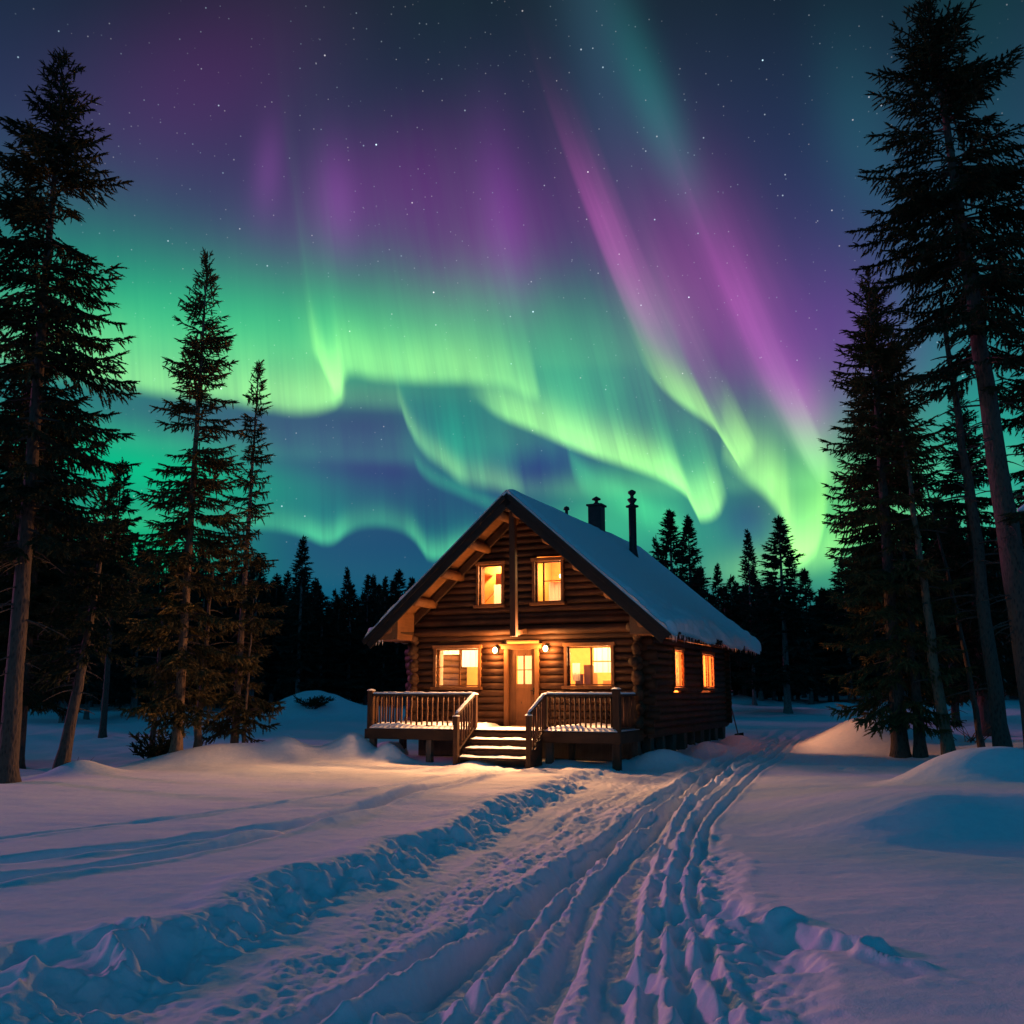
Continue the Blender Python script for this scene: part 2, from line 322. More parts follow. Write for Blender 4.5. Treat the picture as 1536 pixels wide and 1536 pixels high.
# ------------------------------------------------------------------ mesh builder
class MB:
    def __init__(s): s.v = []; s.f = []
    def poly(s, pts, faces):
        o = len(s.v); s.v += [tuple(p) for p in pts]; s.f += [tuple(i + o for i in f) for f in faces]
    def box(s, x0, x1, y0, y1, z0, z1, j=0.0, rng=random):
        P = [(x, y, z) for x in (x0, x1) for y in (y0, y1) for z in (z0, z1)]
        if j: P = [tuple(c + rng.uniform(-j, j) for c in p) for p in P]
        s.poly(P, [(0, 1, 3, 2), (4, 6, 7, 5), (0, 4, 5, 1), (2, 3, 7, 6), (0, 2, 6, 4), (1, 5, 7, 3)])
    def tube(s, pts, rad, n=10, cap=True, wob=0.0, rng=random, dome=0.0):
        pts = [Vector(p) for p in pts]; 
        if not hasattr(rad, '__len__'): rad = [rad] * len(pts)
        o = len(s.v); up = None
        ph = [1 + rng.uniform(-wob, wob) for _ in range(n)]
        for i, p in enumerate(pts):
            d = (pts[min(i + 1, len(pts) - 1)] - pts[max(i - 1, 0)]).normalized()
            if up is None: up = Vector((0, 0, 1)) if abs(d.z) < 0.9 else Vector((1, 0, 0))
            a = d.cross(up).normalized(); b = a.cross(d).normalized(); up = b
            for k in range(n):
                t = 2 * math.pi * k / n; r = rad[i] * ph[k] * (1 + rng.uniform(-wob, wob) * 0.4)
                s.v.append(tuple(p + a * (math.cos(t) * r) + b * (math.sin(t) * r)))
        for i in range(len(pts) - 1):
            for k in range(n):
                s.f.append((o + i * n + k, o + i * n + (k + 1) % n, o + (i + 1) * n + (k + 1) % n, o + (i + 1) * n + k))
        if cap:
            for e, i in ((0, 0), (1, len(pts) - 1)):
                d = (pts[1] - pts[0]) if e == 0 else (pts[-1] - pts[-2]); c = pts[i] + d.normalized() * (dome * (1 if e else -1))
                s.v.append(tuple(c)); ci = len(s.v) - 1
                for k in range(n):
                    q = (o + i * n + k, o + i * n + (k + 1) % n, ci); s.f.append(q if e else q[::-1])
    def beam(s, a, b, wd, hh, up=(0, 0, 1)):       # rectangular bar from a to b
        a, b = Vector(a), Vector(b); d = (b - a).normalized(); sd = d.cross(Vector(up)).normalized() * (wd / 2); u = sd.cross(d).normalized() * (hh / 2)
        P = [q + s1 * sd + s2 * u for q in (a, b) for s1 in (-1, 1) for s2 in (-1, 1)]
        s.poly(P, [(0, 1, 3, 2), (4, 6, 7, 5), (0, 4, 5, 1), (2, 3, 7, 6), (0, 2, 6, 4), (1, 5, 7, 3)])
    def lathe(s, prof, n=16, c=(0, 0, 0)):
        o = len(s.v)
        for r, z in prof:
            for k in range(n):
                t = 2 * math.pi * k / n; s.v.append((c[0] + r * math.cos(t), c[1] + r * math.sin(t), c[2] + z))
        for i in range(len(prof) - 1):
            for k in range(n): s.f.append((o + i * n + k, o + i * n + (k + 1) % n, o + (i + 1) * n + (k + 1) % n, o + (i + 1) * n + k))
    def build(s, name, mat, parent=None, smooth=False, bevel=0.0):
        me = bpy.data.meshes.new(name); me.from_pydata(s.v, [], s.f); me.validate(); me.update()
        return link_mesh(name, me, mat, parent, smooth, bevel)
def link_mesh(name, me, mat, parent=None, smooth=False, bevel=0.0):
    me.materials.append(mat)
    if smooth: me.polygons.foreach_set('use_smooth', [True] * len(me.polygons))
    o = bpy.data.objects.new(name, me); scene.collection.objects.link(o)
    if parent: o.parent = parent
    if bevel:
        b = o.modifiers.new('bevel', 'BEVEL'); b.width = bevel; b.segments = 2; b.limit_method = 'ANGLE'; b.angle_limit = R(50)
    return o
def np_mesh(name, V, F):
    me = bpy.data.meshes.new(name); n = len(F); k = F.shape[1]
    me.vertices.add(len(V)); me.vertices.foreach_set('co', V.astype(np.float32).ravel())
    me.loops.add(n * k); me.loops.foreach_set('vertex_index', F.astype(np.int32).ravel())
    me.polygons.add(n); me.polygons.foreach_set('loop_start', np.arange(0, n * k, k, dtype=np.int32))
    me.update(calc_edges=True); return me
def tag(o, label=None, cat=None, group=None, kind=None):
    if label: o['label'] = label
    if cat: o['category'] = cat
    if group: o['group'] = group
    if kind: o['kind'] = kind
    return o
def empty(name, loc, rz=0.0):
    o = bpy.data.objects.new(name, None); o.location = loc; o.rotation_euler = (0, 0, rz); o.empty_display_size = 0.3
    scene.collection.objects.link(o); return o

# ------------------------------------------------------------------ noise
def vnoise(x, y, seed=0):
    xi = np.floor(x).astype(np.int64); yi = np.floor(y).astype(np.int64); fx = x - xi; fy = y - yi
    fx = fx * fx * fx * (fx * (fx * 6 - 15) + 10); fy = fy * fy * fy * (fy * (fy * 6 - 15) + 10)
    def h(a, b):
        n = (a * 374761393 + b * 668265263 + seed * 2147483647) & 0xFFFFFFFF
        n = ((n ^ (n >> 13)) * 1274126177) & 0xFFFFFFFF; n = (n ^ (n >> 16)) & 0xFFFFFFFF; return n / 4294967295.0
    a = h(xi, yi); b = h(xi + 1, yi); c = h(xi, yi + 1); d = h(xi + 1, yi + 1)
    return (a * (1 - fx) + b * fx) * (1 - fy) + (c * (1 - fx) + d * fx) * fy - 0.5
def fbm(x, y, o=4, g=0.5, seed=0):
    s = 0; a = 1.0
    for k in range(o):
        c, q = math.cos(k * 1.1), math.sin(k * 1.1)
        s = s + a * vnoise((x * c - y * q) * 2 ** k + k * 17.3, (x * q + y * c) * 2 ** k - k * 9.1, seed + k); a *= g
    return s
def sm(x, a, b):
    t = np.clip((x - a) / (b - a), 0, 1); return t * t * (3 - 2 * t)

# ------------------------------------------------------------------ snow field
YG_ = np.arange(2.0, 90, 0.05)
def line(pts, world=False):
    P = sorted([(p if world else G(*p)) for p in pts], key=lambda q: q[1])
    v = np.interp(YG_, [p[1] for p in P], [p[0] for p in P])
    # linear continuation outside the measured range
    (xa, ya), (xb, yb) = P[0], P[1]; v = np.where(YG_ < ya, xa + (YG_ - ya) * (xb - xa) / (yb - ya), v)
    (xa, ya), (xb, yb) = P[-2], P[-1]; v = np.where(YG_ > yb, xb + (YG_ - yb) * (xb - xa) / (yb - ya), v)
    k = 29; pad = np.concatenate([v[:1] * np.ones(k // 2) , v, v[-1:] * np.ones(k // 2)])
    v2 = np.convolve(pad, np.ones(k) / k, 'valid'); v2[:k] = v[:k]; v2[-k:] = v[-k:]
    gr = np.gradient(v2, YG_); return v2, 1 / np.sqrt(1 + gr * gr), (P[0][1], P[-1][1])
def lat(L, x, y):
    return (x - np.interp(y, YG_, L[0])) * np.interp(y, YG_, L[1])
BANK = line([(-3.3, 4.5), (-2.95, 6.5), (-2.6, 7.9), (-2.35, 9.5), (-1.6, 11.7), (-0.66, 15.0), (0.3, 18.5), (1.4, 22.3), (2.9, 26), (5.2, 31), (8.2, 37), (12, 44)], True)
RIGHT = line([(1.55, 4.5), (1.65, 5.9), (1.85, 8.1), (1.95, 9.5), (2.2, 11.5), (2.45, 13.5), (3.1, 17), (4.4, 22), (6.6, 28), (9.4, 34), (14, 44)], True)
RUTS = [
    (line([(660, 1536), (760, 1415), (865, 1300), (985, 1208), (1090, 1148), (1165, 1117)]), .07, .09, .03),
    (line([(450, 1536), (640, 1425), (800, 1318), (940, 1222), (1030, 1178), (1120, 1138)]), .09, .09, .03),
    (line([(1110, 1536), (1060, 1420), (1035, 1320), (1065, 1235), (1140, 1165), (1210, 1122)]), .06, .06, .02),  # line, half width, depth, berm
    (line([(330, 1536), (560, 1432), (750, 1330), (900, 1240), (980, 1195), (1060, 1155)]), .13, .08, .03),
    (line([(570, 1536), (700, 1405), (830, 1295), (990, 1200), (1100, 1140), (1160, 1115)]), .20, .15, .05),
    (line([(765, 1536), (835, 1420), (905, 1300), (985, 1218), (1080, 1155), (1165, 1118)]), .12, .12, .05),
    (line([(905, 1536), (925, 1400), (950, 1290), (1010, 1205), (1100, 1150), (1180, 1116)]), .16, .16, .05),
    (line([(972, 1536), (975, 1400), (985, 1300), (1030, 1215), (1110, 1156), (1190, 1118)]), .08, .09, .03),
    (line([(1035, 1536), (1015, 1400), (1010, 1310), (1050, 1225), (1125, 1162), (1200, 1120)]), .07, .08, .03),
]
SIDE = [
    (line([(-300, 1300), (0, 1262), (300, 1226), (600, 1182), (745, 1150)]), .07, .08, .03),
    (line([(-300, 1338), (0, 1297), (200, 1274), (450, 1236), (620, 1196), (765, 1156)]), .15, .15, .05),
    (line([(-300, 1372), (0, 1326), (120, 1308), (300, 1277), (500, 1226), (650, 1188), (780, 1156)]), .12, .15, .05),
]
def bump_(x, y, cx, cy, rx, ry, h, rot=0.0, pw=1.0):
    c, s = math.cos(rot), math.sin(rot); u = ((x - cx) * c + (y - cy) * s) / rx; v = (-(x - cx) * s + (y - cy) * c) / ry
    return h * np.exp(-(u * u + v * v) ** pw)
FOOT = [(1022, 1228), (1028, 1255), (1002, 1268), (1010, 1300), (1032, 1318), (1012, 1345), (990, 1350), (1018, 1385), (1045, 1430), (1000, 1410), (1040, 1205), (1072, 1176), (1096, 1160), (1120, 1146), (1145, 1136),
        (1270, 1160), (1288, 1163), (950, 1440), (1030, 1480), (700, 1455), (640, 1480), (520, 1500), (790, 1330), (880, 1265), (1060, 1500)]
FOOTP = [G(*p) for p in FOOT]
def terrain(x, y):
    x = np.asarray(x, float); y = np.asarray(y, float)
    z = 0.10 * fbm(x * 0.16, y * 0.16, 3, 0.5, 3) * sm(y, 3, 18) + 0.035 * fbm(x * 0.7, y * 0.7, 2, 0.5, 9)
    z = z + sm(y, 34, 62) * 0.75 + sm(y, 60, 140) * 2.0 - 0.35 * sm(-x, 8.5, 12) * sm(y, 19, 24) * (1 - sm(y, 34, 50))
    z = z + sm(x, 6, 26) * sm(y, 12, 26) * 0.35
    z = z + (0.014 * fbm(x * 1.9, y * 3.0, 3, 0.55, 91) + 0.022 * np.abs(fbm(x * .55, y * 1.3, 2, .5, 93))) * sm(y, 2, 6) * (1 - sm(y, 40, 60))
    # mounds and drifts
    z = z + bump_(x, y, 9.9, 28.5, 1.35, 1.6, 0.78, 0.2) + bump_(x, y, 11.8, 29.5, 2.2, 1.2, 0.38) + bump_(x, y, 15, 27, 3.5, 2, .25)
    z = z + bump_(x, y, 7.85, 17.3, 1.15, 1.1, 0.58, 0, 1.35) + bump_(x, y, 9.3, 17.0, 1.3, .9, 0.30)
    # the long drift in front of it: gentle back, steep face towards the viewer
    cx = 5.0 - (15.0 - y) * 0.15
    edge = 13.1 + 0.9 * np.sin((x - 4.0) * 0.35) - 0.1 * x
    dface = y - edge
    z = z + 0.46 * sm(x, 3.0, 5.8) * sm(dface, -1.1, 0.5) * (1 - 0.75 * sm(dface, 1.0, 5.0))
        # left berm and its neighbours
    z = z + bump_(x, y, -7.1, 27.0, 1.7, 0.9, 0.42) + bump_(x, y, -6.0, 27.1, 0.5, 0.5, 0.22) + bump_(x, y, -8.3, 26.2, 1.0, .8, .15) + bump_(x, y, -4.25, 27.2, 0.62, 0.55, 0.50) + bump_(x, y, -4.6, 27.6, 1.8, 0.9, 0.22)
    z = z + bump_(x, y, -9.6, 22.6, 0.75, 0.6, 0.34) + bump_(x, y, -3.2, 26.6, 0.42, 0.3, 0.42)
    z = z + bump_(x, y, -10.2, 52, 2.1, 2.2, 0.95, 0, 1.3) + bump_(x, y, -8.2, 53, 3.2, 3.0, 0.30) + bump_(x, y, 13, 60, 5, 3, .5)
    # drifts along the cabin's long side
    z = z + bump_(x, y, 3.75, 25.7, 0.9, 0.55, 0.42, 0.5) + bump_(x, y, 5.6, 29.2, 0.5, 1.1, 0.28, -0.4) + bump_(x, y, 7.2, 32.5, 0.6, 1.4, 0.3, -0.4) + bump_(x, y, 1.3, 25.4, 0.7, 0.4, 0.16) + bump_(x, y, -.9, 25.0, 0.5, 0.4, 0.14)
    # hummocks of the forest floor
    z = z + 0.28 * fbm(x * 0.45, y * 0.45, 3, 0.5, 21) * np.clip(sm(-x, 8.5, 11) * sm(y, 20, 26) + sm(x, 13, 16) * sm(y, 24, 30) + sm(y, 44, 55), 0, 1)
    # the trail
    near = (y > 2) & (y < 60) & (x > -30) & (x < 30)
    xs = x[near]; ys = y[near]; zz = np.zeros_like(xs)
    fade = (1 - sm(ys, 26, 40)) * (1 - 0.45 * sm(ys, 17, 24))
    n_b = 0.34 * fbm(ys * 1.1, ys * 0.13, 3, 0.6, 5) + 0.10 * fbm(xs * 2.3, ys * 2.3, 3, 0.6, 6)
    dl = lat(BANK, xs, ys) + n_b; dr = lat(RIGHT, xs, ys) + 0.30 * fbm(ys * 1.3 + 40, ys * 0.1, 3, 0.55, 7) + 0.08 * fbm(xs * 3, ys * 3, 2, .5, 8)
    depth = 0.20 - 0.03 * sm(ys, 10, 20)
    inL = sm(dl, -0.10, 0.42); inR = 1 - sm(dr, -0.55, 0.10)
    bed = inL * inR
    zz -= depth * inL * (0.25 + 0.75 * (1 - sm(dr, -1.6, 0.05))) * (1 - sm(dr, 0, .3)) * fade
    zz += 0.05 * np.exp(-((dl + 0.22) / 0.22) ** 2) * fade
    chunks = np.abs(fbm(xs * 2.6, ys * 2.6, 4, 0.55, 11)) + .35 * np.abs(fbm(xs * 8, ys * 8, 3, .6, 12)); zz += 0.035 * fbm(xs * 9, ys * 9, 3, .6, 14) * np.exp(-((dl - 0.15) / 0.28) ** 2) * fade; 
    zz += (0.16 * (chunks - 0.12)) * np.exp(-((dl - 0.30) / 0.30) ** 2) * fade * 1.5
    rough = bed * (1 - 0.75 * sm(ys, 16, 30))
    lr = lat(RUTS[6][0], xs, ys); clump = np.clip(fbm(lr * 4.6, ys * 1.2, 4, 0.60, 13), -0.14, 1) * (.45 + .9 * sm(vnoise(xs * .8, ys * .5, 77), -.3, .4))
    rough = rough * (.25 + .75 * sm(dl, .75, 1.35)); zz += rough * (0.040 * clump + 0.026 * fbm(xs * 15, ys * 10, 3, 0.6, 15) + 0.07 * fbm(lr * 2.4, ys * 0.22, 2, 0.5, 16) + 0.05 * fbm(lr * 7.0, ys * 0.35, 2, 0.5, 19))
    edgeR = np.exp(-((dr + 0.25) / 0.40) ** 2) * (1 - sm(ys, 14, 26)); zz += edgeR * 0.035 * fbm(xs * 10, ys * 8, 3, .6, 17); zz += edgeR * 0.09 * np.clip(fbm(xs * 2.8, ys * 2.2, 3, 0.5, 18), -0.25, 1)
    for (L, hw, dp, bm) in RUTS:
        d = lat(L, xs, ys) + 0.035 * fbm(ys * 1.0 + hw * 50, xs * 0.3, 3, 0.6, 23)
        k = 1 - 0.35 * sm(ys, 18, 34); a = (1 - sm(ys, 34, 44)) * (0.8 + 0.6 * vnoise(ys * 0.9, ys * 0 + dp * 100, 4))
        prof = -dp * (1 - sm(np.abs(d), hw * 0.45, hw * 1.15)) + bm * np.exp(-((np.abs(d) - hw * 1.5) / (hw * 0.55 + .02)) ** 2) * (0.85 + 1.1 * fbm(d * 7 + hw * 60, ys * 1.5, 3, .55, 27))
        zz += prof * a * k
    for (L, hw, dp, bm) in SIDE:
        d = lat(L, xs, ys) + 0.035 * fbm(xs * 1.1, ys * 0.3 + hw * 9, 3, 0.5, 31)
        ok = (1 - sm(ys, 23.0, 25.0)) * sm(ys, L[2][0] - 1, L[2][0]) * (1 - sm(xs, -0.6, 0.8))
        prof = -dp * (1 - sm(np.abs(d), hw * 0.4, hw * 1.2)) + bm * np.exp(-((np.abs(d) - hw * 1.6) / (hw * 0.6)) ** 2) * (0.8 + 1.2 * fbm(d * 6, xs * 1.6, 3, .5, 33))
        zz += prof * ok * (0.9 + 0.5 * vnoise(xs * 0.6, ys * 0.2, 41))
    for i, (fx, fy) in enumerate(FOOTP):
        m = (np.abs(xs - fx) < 0.8) & (np.abs(ys - fy) < 0.8)
        u = (xs[m] - fx) / 0.105; v = (ys[m] - fy) / (0.16 + 0.004 * fy); q = u * u + v * v
        zz[m] += -0.12 * np.exp(-q ** 1.6) + 0.035 * np.exp(-(np.sqrt(q) - 1.6) ** 2 / 0.15)
    # trampled snow in front of the steps
    st = np.exp(-(((xs - 0.4) / 2.6) ** 2 + ((ys - 23.6) / 1.3) ** 2)); zz += st * 0.09 * np.clip(fbm(xs * 2.2, ys * 2.2, 4, 0.55, 51), -0.2, 1)
    # broken block at the trail's right edge with the hollow beside it
    xs0, ys0 = xs, ys; xs = xs + .22 * fbm(xs * 3.2, ys * 3.2, 3, .55, 95); ys = ys + .22 * fbm(xs0 * 3.2 + 9, ys0 * 3.2, 3, .55, 96)
    zz += bump_(xs, ys, 2.02, 8.22, 0.16, 0.09, 0.12, 0.4, 1.3) - bump_(xs, ys, 2.02, 7.85, 0.20, 0.22, 0.15, 0.3, 1.4) - bump_(xs, ys, 2.28, 7.55, 0.16, 0.16, 0.10, 0.3, 1.4) + bump_(xs, ys, 2.45, 7.4, 0.09, 0.55, 0.10, 0.25) - bump_(xs, ys, 1.9, 7.25, 0.20, 0.30, 0.12, 0.2, 1.4) - bump_(xs, ys, 1.72, 9.0, 0.26, 0.34, 0.16, 0.4, 1.8) - bump_(xs, ys, 1.35, 8.75, 0.22, 0.30, 0.12, 0, 1.8)
    zz += bump_(xs, ys, 1.62, 8.35, 0.09, 0.30, 0.10, 0.5) + bump_(xs, ys, 1.45, 8.0, 0.10, 0.25, 0.08, -0.4)
    # scoops in the lower left of the plateau
    zz -= bump_(xs, ys, -2.48, 7.65, 0.16, 0.34, 0.22, 0.25, 1.7) + bump_(xs, ys, -3.15, 7.35, 0.42, 0.42, 0.16, 0.5, 1.7) + bump_(xs, ys, -2.75, 6.75, 0.42, 0.20, 0.20, 0.2, 1.6) + bump_(xs, ys, -3.45, 6.5, 0.40, 0.25, 0.14, 0.3, 1.6)
    zz += bump_(xs, ys, -2.78, 7.5, 0.09, 0.55, 0.14, 0.30) + bump_(xs, ys, -3.1, 6.7, 0.07, 0.35, 0.10, 0.2)
    xs, ys = xs0, ys0
    z = z.copy(); z[near] += zz
    return z
def spacing(lims):
    out = []; 
    for a, b, d0, d1 in lims:
        t = a
        while t < b - 1e-6:
            out.append(t); f = (t - a) / (b - a); t += d0 + (d1 - d0) * f
    out.append(lims[-1][1]); return np.array(out)
xp = spacing([(0, 3.6, .022, .024), (3.6, 12, .024, .09), (12, 30, .09, .5), (30, 90, .5, 6), (90, 700, 6, 90)])
gx = np.concatenate([-xp[:0:-1], xp])
gy = spacing([(-300, 0, 60, 1.5), (0, 4.8, 1.0, .1), (4.8, 9, .021, .028), (9, 16, .028, .055), (16, 30, .055, .10), (30, 60, .10, .8), (60, 120, .8, 5), (120, 900, 5, 80)])
XX, YY = np.meshgrid(gx, gy); ZZ = terrain(XX.ravel(), YY.ravel())
V = np.stack([XX.ravel(), YY.ravel(), ZZ], 1); nx, ny = len(gx), len(gy)
ii = (np.arange(ny - 1)[:, None] * nx + np.arange(nx - 1)[None, :]).ravel()
F = np.stack([ii, ii + 1, ii + nx + 1, ii + nx], 1)
snow_ground = link_mesh('snow_ground', np_mesh('snow_ground', V, F), M['snow'], smooth=True); tag(snow_ground, kind='structure')
def hz(x, y): return float(terrain(np.array([x]), np.array([y]))[0])

# ------------------------------------------------------------------ the log cabin (local frame: x along the front, y into the house, z up)
CA = R(-24)
rg = random.Random(7)
cabin = empty('log_cabin', (0.36, 27.5, 0), CA)
tag(cabin, 'two storey log cabin with glowing windows and snow on its steep roof', 'cabin')
WL, WR, WB = -3.40, 3.26, 10.0; Z0, ZP = 0.70, 3.36
APEX, HALF, EAVE = 7.06, 4.26, 3.30; SL = (APEX - EAVE) / HALF; RF, RB = -1.2, 11.2
def log(mb, p0, p1, r, n=12, dome=0.015):
    p0, p1 = Vector(p0), Vector(p1); L = (p1 - p0).length; k = max(2, int(L / 0.45) + 1)
    pts = [p0.lerp(p1, i / (k - 1)) + Vector((0, 0, rg.uniform(-.006, .006))) for i in range(k)]
    mb.tube(pts, [r * rg.uniform(0.94, 1.06) for _ in range(k)], n, True, 0.03, rg, dome)
# window openings of the front: x0,x1,z0,z1
FW = [(-2.70, -1.38, 1.92, 2.96), (1.27, 2.50, 1.94, 2.96), (-0.58, 0.45, 0.70, 3.02)]
UPW = [(-1.38, -0.67, 4.17, 5.29), (0.34, 1.11, 4.19, 5.31)]
SW = [(3.05, 4.05, 1.90, 2.95), (6.45, 8.05, 1.90, 2.95)]
def runs(a, b, z, r, holes):
    segs = [(a, b)]
    for x0, x1, z0, z1 in holes:
        if z + r * 0.6 < z0 or z - r * 0.6 > z1: continue
        ns = []
        for s0, s1 in segs:
            if x1 <= s0 or x0 >= s1: ns.append((s0, s1)); continue
            if x0 > s0: ns.append((s0, x0))
            if x1 < s1: ns.append((x1, s1))
        segs = ns
    return segs
PIT = 0.19; NL = 14
fw = MB(); sw = MB(); swl = MB(); bw = MB()
for i in range(NL):
    z = Z0 + PIT * (i + 0.5); r = PIT * 0.535
    e1, e2 = rg.uniform(.16, .38), rg.uniform(.16, .34)
    for s0, s1 in runs(WL - e1, WR + e2, z, r, FW):
        log(fw, (s0, 0, z), (s1, 0, z), r)
    log(bw, (WL - .25, WB, z), (WR + .25, WB, z), r)
    z2 = z - PIT / 2; e = rg.uniform(.20, .46)
    for s0, s1 in runs(-e, WB + .3, z2, r, SW): log(sw, (WR, s0, z2), (WR, s1, z2), r * 1.03)
    log(swl, (WL, -rg.uniform(.15, .34), z2), (WL, WB + .3, z2), r)
# chunky saddle-notched log ends stacked at the front corners
for i in range(NL):
    z = Z0 + PIT * (i + 0.5)
    rr = rg.uniform(.105, .145)
    if i % 2 == 0:
        log(fw, (WR + .02, rg.uniform(-.05, .05), z), (WR + rg.uniform(.30, .52), rg.uniform(-.06, .06), z + rg.uniform(-.03, .03)), rr, 10, .02)
        log(fw, (WL - .02, 0, z), (WL - rg.uniform(.2, .3), rg.uniform(-.04, .04), z), rr * .9, 10, .02)
    else:
        log(sw, (WR + rg.uniform(-.05, .05), -.03, z), (WR + rg.uniform(-.05, .1), -rg.uniform(.34, .55), z + rg.uniform(-.03, .03)), rr, 10, .02)
        log(swl, (WL + rg.uniform(-.04, .04), -.03, z), (WL + rg.uniform(-.05, .05), -rg.uniform(.25, .36), z), rr * .9, 10, .02)
fwo = fw.build('front_wall', M['logx'], cabin, True); swo = sw.build('side_wall', M['logy'], cabin, True)
swl.build('side_wall', M['logy'], cabin, True); bw.build('back_wall', M['logx'], cabin, True)
# gable (front and back)
gb = MB(); gbb = MB(); z = ZP + 0.10
while z < APEX - 0.32:
    h = (APEX - 0.14 - z) / SL; r = PIT * 0.535
    for s0, s1 in runs(-h, h, z, r, UPW):
        if s1 - s0 > .12: log(gb, (s0, 0.02, z), (s1, 0.02, z), r)
    if h > .3: log(gbb, (-h, WB, z), (h, WB, z), r)
    z += PIT
gb.build('gable_wall', M['logx'], cabin, True); gbb.build('gable_wall', M['logx'], cabin, True)
# plate beam above the ground floor and king post
b = MB(); log(b, (WL - .35, -.14, 3.44), (WR + .30, -.14, 3.44), .125, 14); log(b, (WL - .2, -.05, 3.68), (WR + .15, -.05, 3.68), .115, 14); b.build('beam', M['logx'], cabin, True)
b = MB(); log(b, (WR + .08, -1.0, 3.40), (WR + .08, WB + 1.0, 3.40), .13, 12); log(b, (WL - .08, -1.0, 3.40), (WL - .08, WB + 1.0, 3.40), .13, 12); b.build('eave_beam', M['logy'], cabin, True)
b = MB(); b.beam((0.10, -.98, 3.22), (0.06, -.98, 6.75), .17, .17, (0, 1, 0)); b.beam((0.10, -1.02, 3.30), (0.10, -.12, 3.42), .12, .14); b.build('king_post', M['logz'], cabin, bevel=.015)
# foundation
b = MB(); b.box(WL + .1, WR - .1, .05, .2, 0.02, Z0 + .02); b.box(WL + .05, WL + .2, .1, WB, 0, Z0); b.box(WL + .1, WR - .1, WB - .1, WB + .05, 0, Z0); b.build('foundation', M['grey'], cabin)
for k in range(9):
    y = 1.0 + k * 1.1 + rg.uniform(-.15, .15); b = MB(); wd = rg.uniform(.16, .42)
    b.box(WR - .22, WR + .02, y - wd / 2, y + wd / 2, -.4, Z0 - .08, .03, rg); b.build('foundation_post', M['grey'], cabin, bevel=.01)
b = MB(); b.box(WR - .18, WR + .10, .2, WB, Z0 - .12, Z0 + .015, .006, rg); b.build('sill_beam', M['logy'], cabin, bevel=.02)

# interior: floors, partition, ceiling
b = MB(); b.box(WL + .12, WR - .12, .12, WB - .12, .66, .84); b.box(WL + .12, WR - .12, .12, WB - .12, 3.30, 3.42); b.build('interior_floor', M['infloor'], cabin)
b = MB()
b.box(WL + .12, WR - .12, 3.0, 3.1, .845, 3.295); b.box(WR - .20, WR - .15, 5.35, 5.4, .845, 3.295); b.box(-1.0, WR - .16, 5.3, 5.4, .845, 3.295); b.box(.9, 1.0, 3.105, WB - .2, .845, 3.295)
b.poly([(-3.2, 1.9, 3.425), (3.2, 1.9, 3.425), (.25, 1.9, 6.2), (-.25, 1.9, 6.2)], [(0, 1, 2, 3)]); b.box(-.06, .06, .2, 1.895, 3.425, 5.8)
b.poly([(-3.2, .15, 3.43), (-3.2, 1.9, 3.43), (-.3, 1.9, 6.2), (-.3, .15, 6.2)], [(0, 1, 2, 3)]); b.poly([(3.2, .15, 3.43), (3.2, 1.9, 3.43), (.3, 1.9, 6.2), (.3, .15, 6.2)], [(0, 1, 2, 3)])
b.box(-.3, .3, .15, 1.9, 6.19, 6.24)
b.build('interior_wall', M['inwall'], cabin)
def room_lamp(x, y, z, e, r=.09):
    l = bpy.data.lights.new('room_light', 'POINT'); l.energy = e; l.color = (1.0, 0.62, 0.28) if y < 3 else (1.0, 0.42, 0.19); l.shadow_soft_size = r
    o = bpy.data.objects.new('room_light', l); scene.collection.objects.link(o); o.parent = cabin; o.location = (x, y, z)
ROOM = 3.4
room_lamp(-2.1, 1.3, 2.9, 150 * ROOM); room_lamp(1.9, 1.3, 2.9, 150 * ROOM); room_lamp(0, 1.6, 3.0, 45 * ROOM)
room_lamp(-.7, 1.2, 5.2, 110 * ROOM); room_lamp(0.78, 1.0, 5.05, 40 * ROOM, .06); room_lamp(2.3, 3.30, 2.5, 420 * ROOM); room_lamp(2.2, 7.2, 2.5, 300 * ROOM)

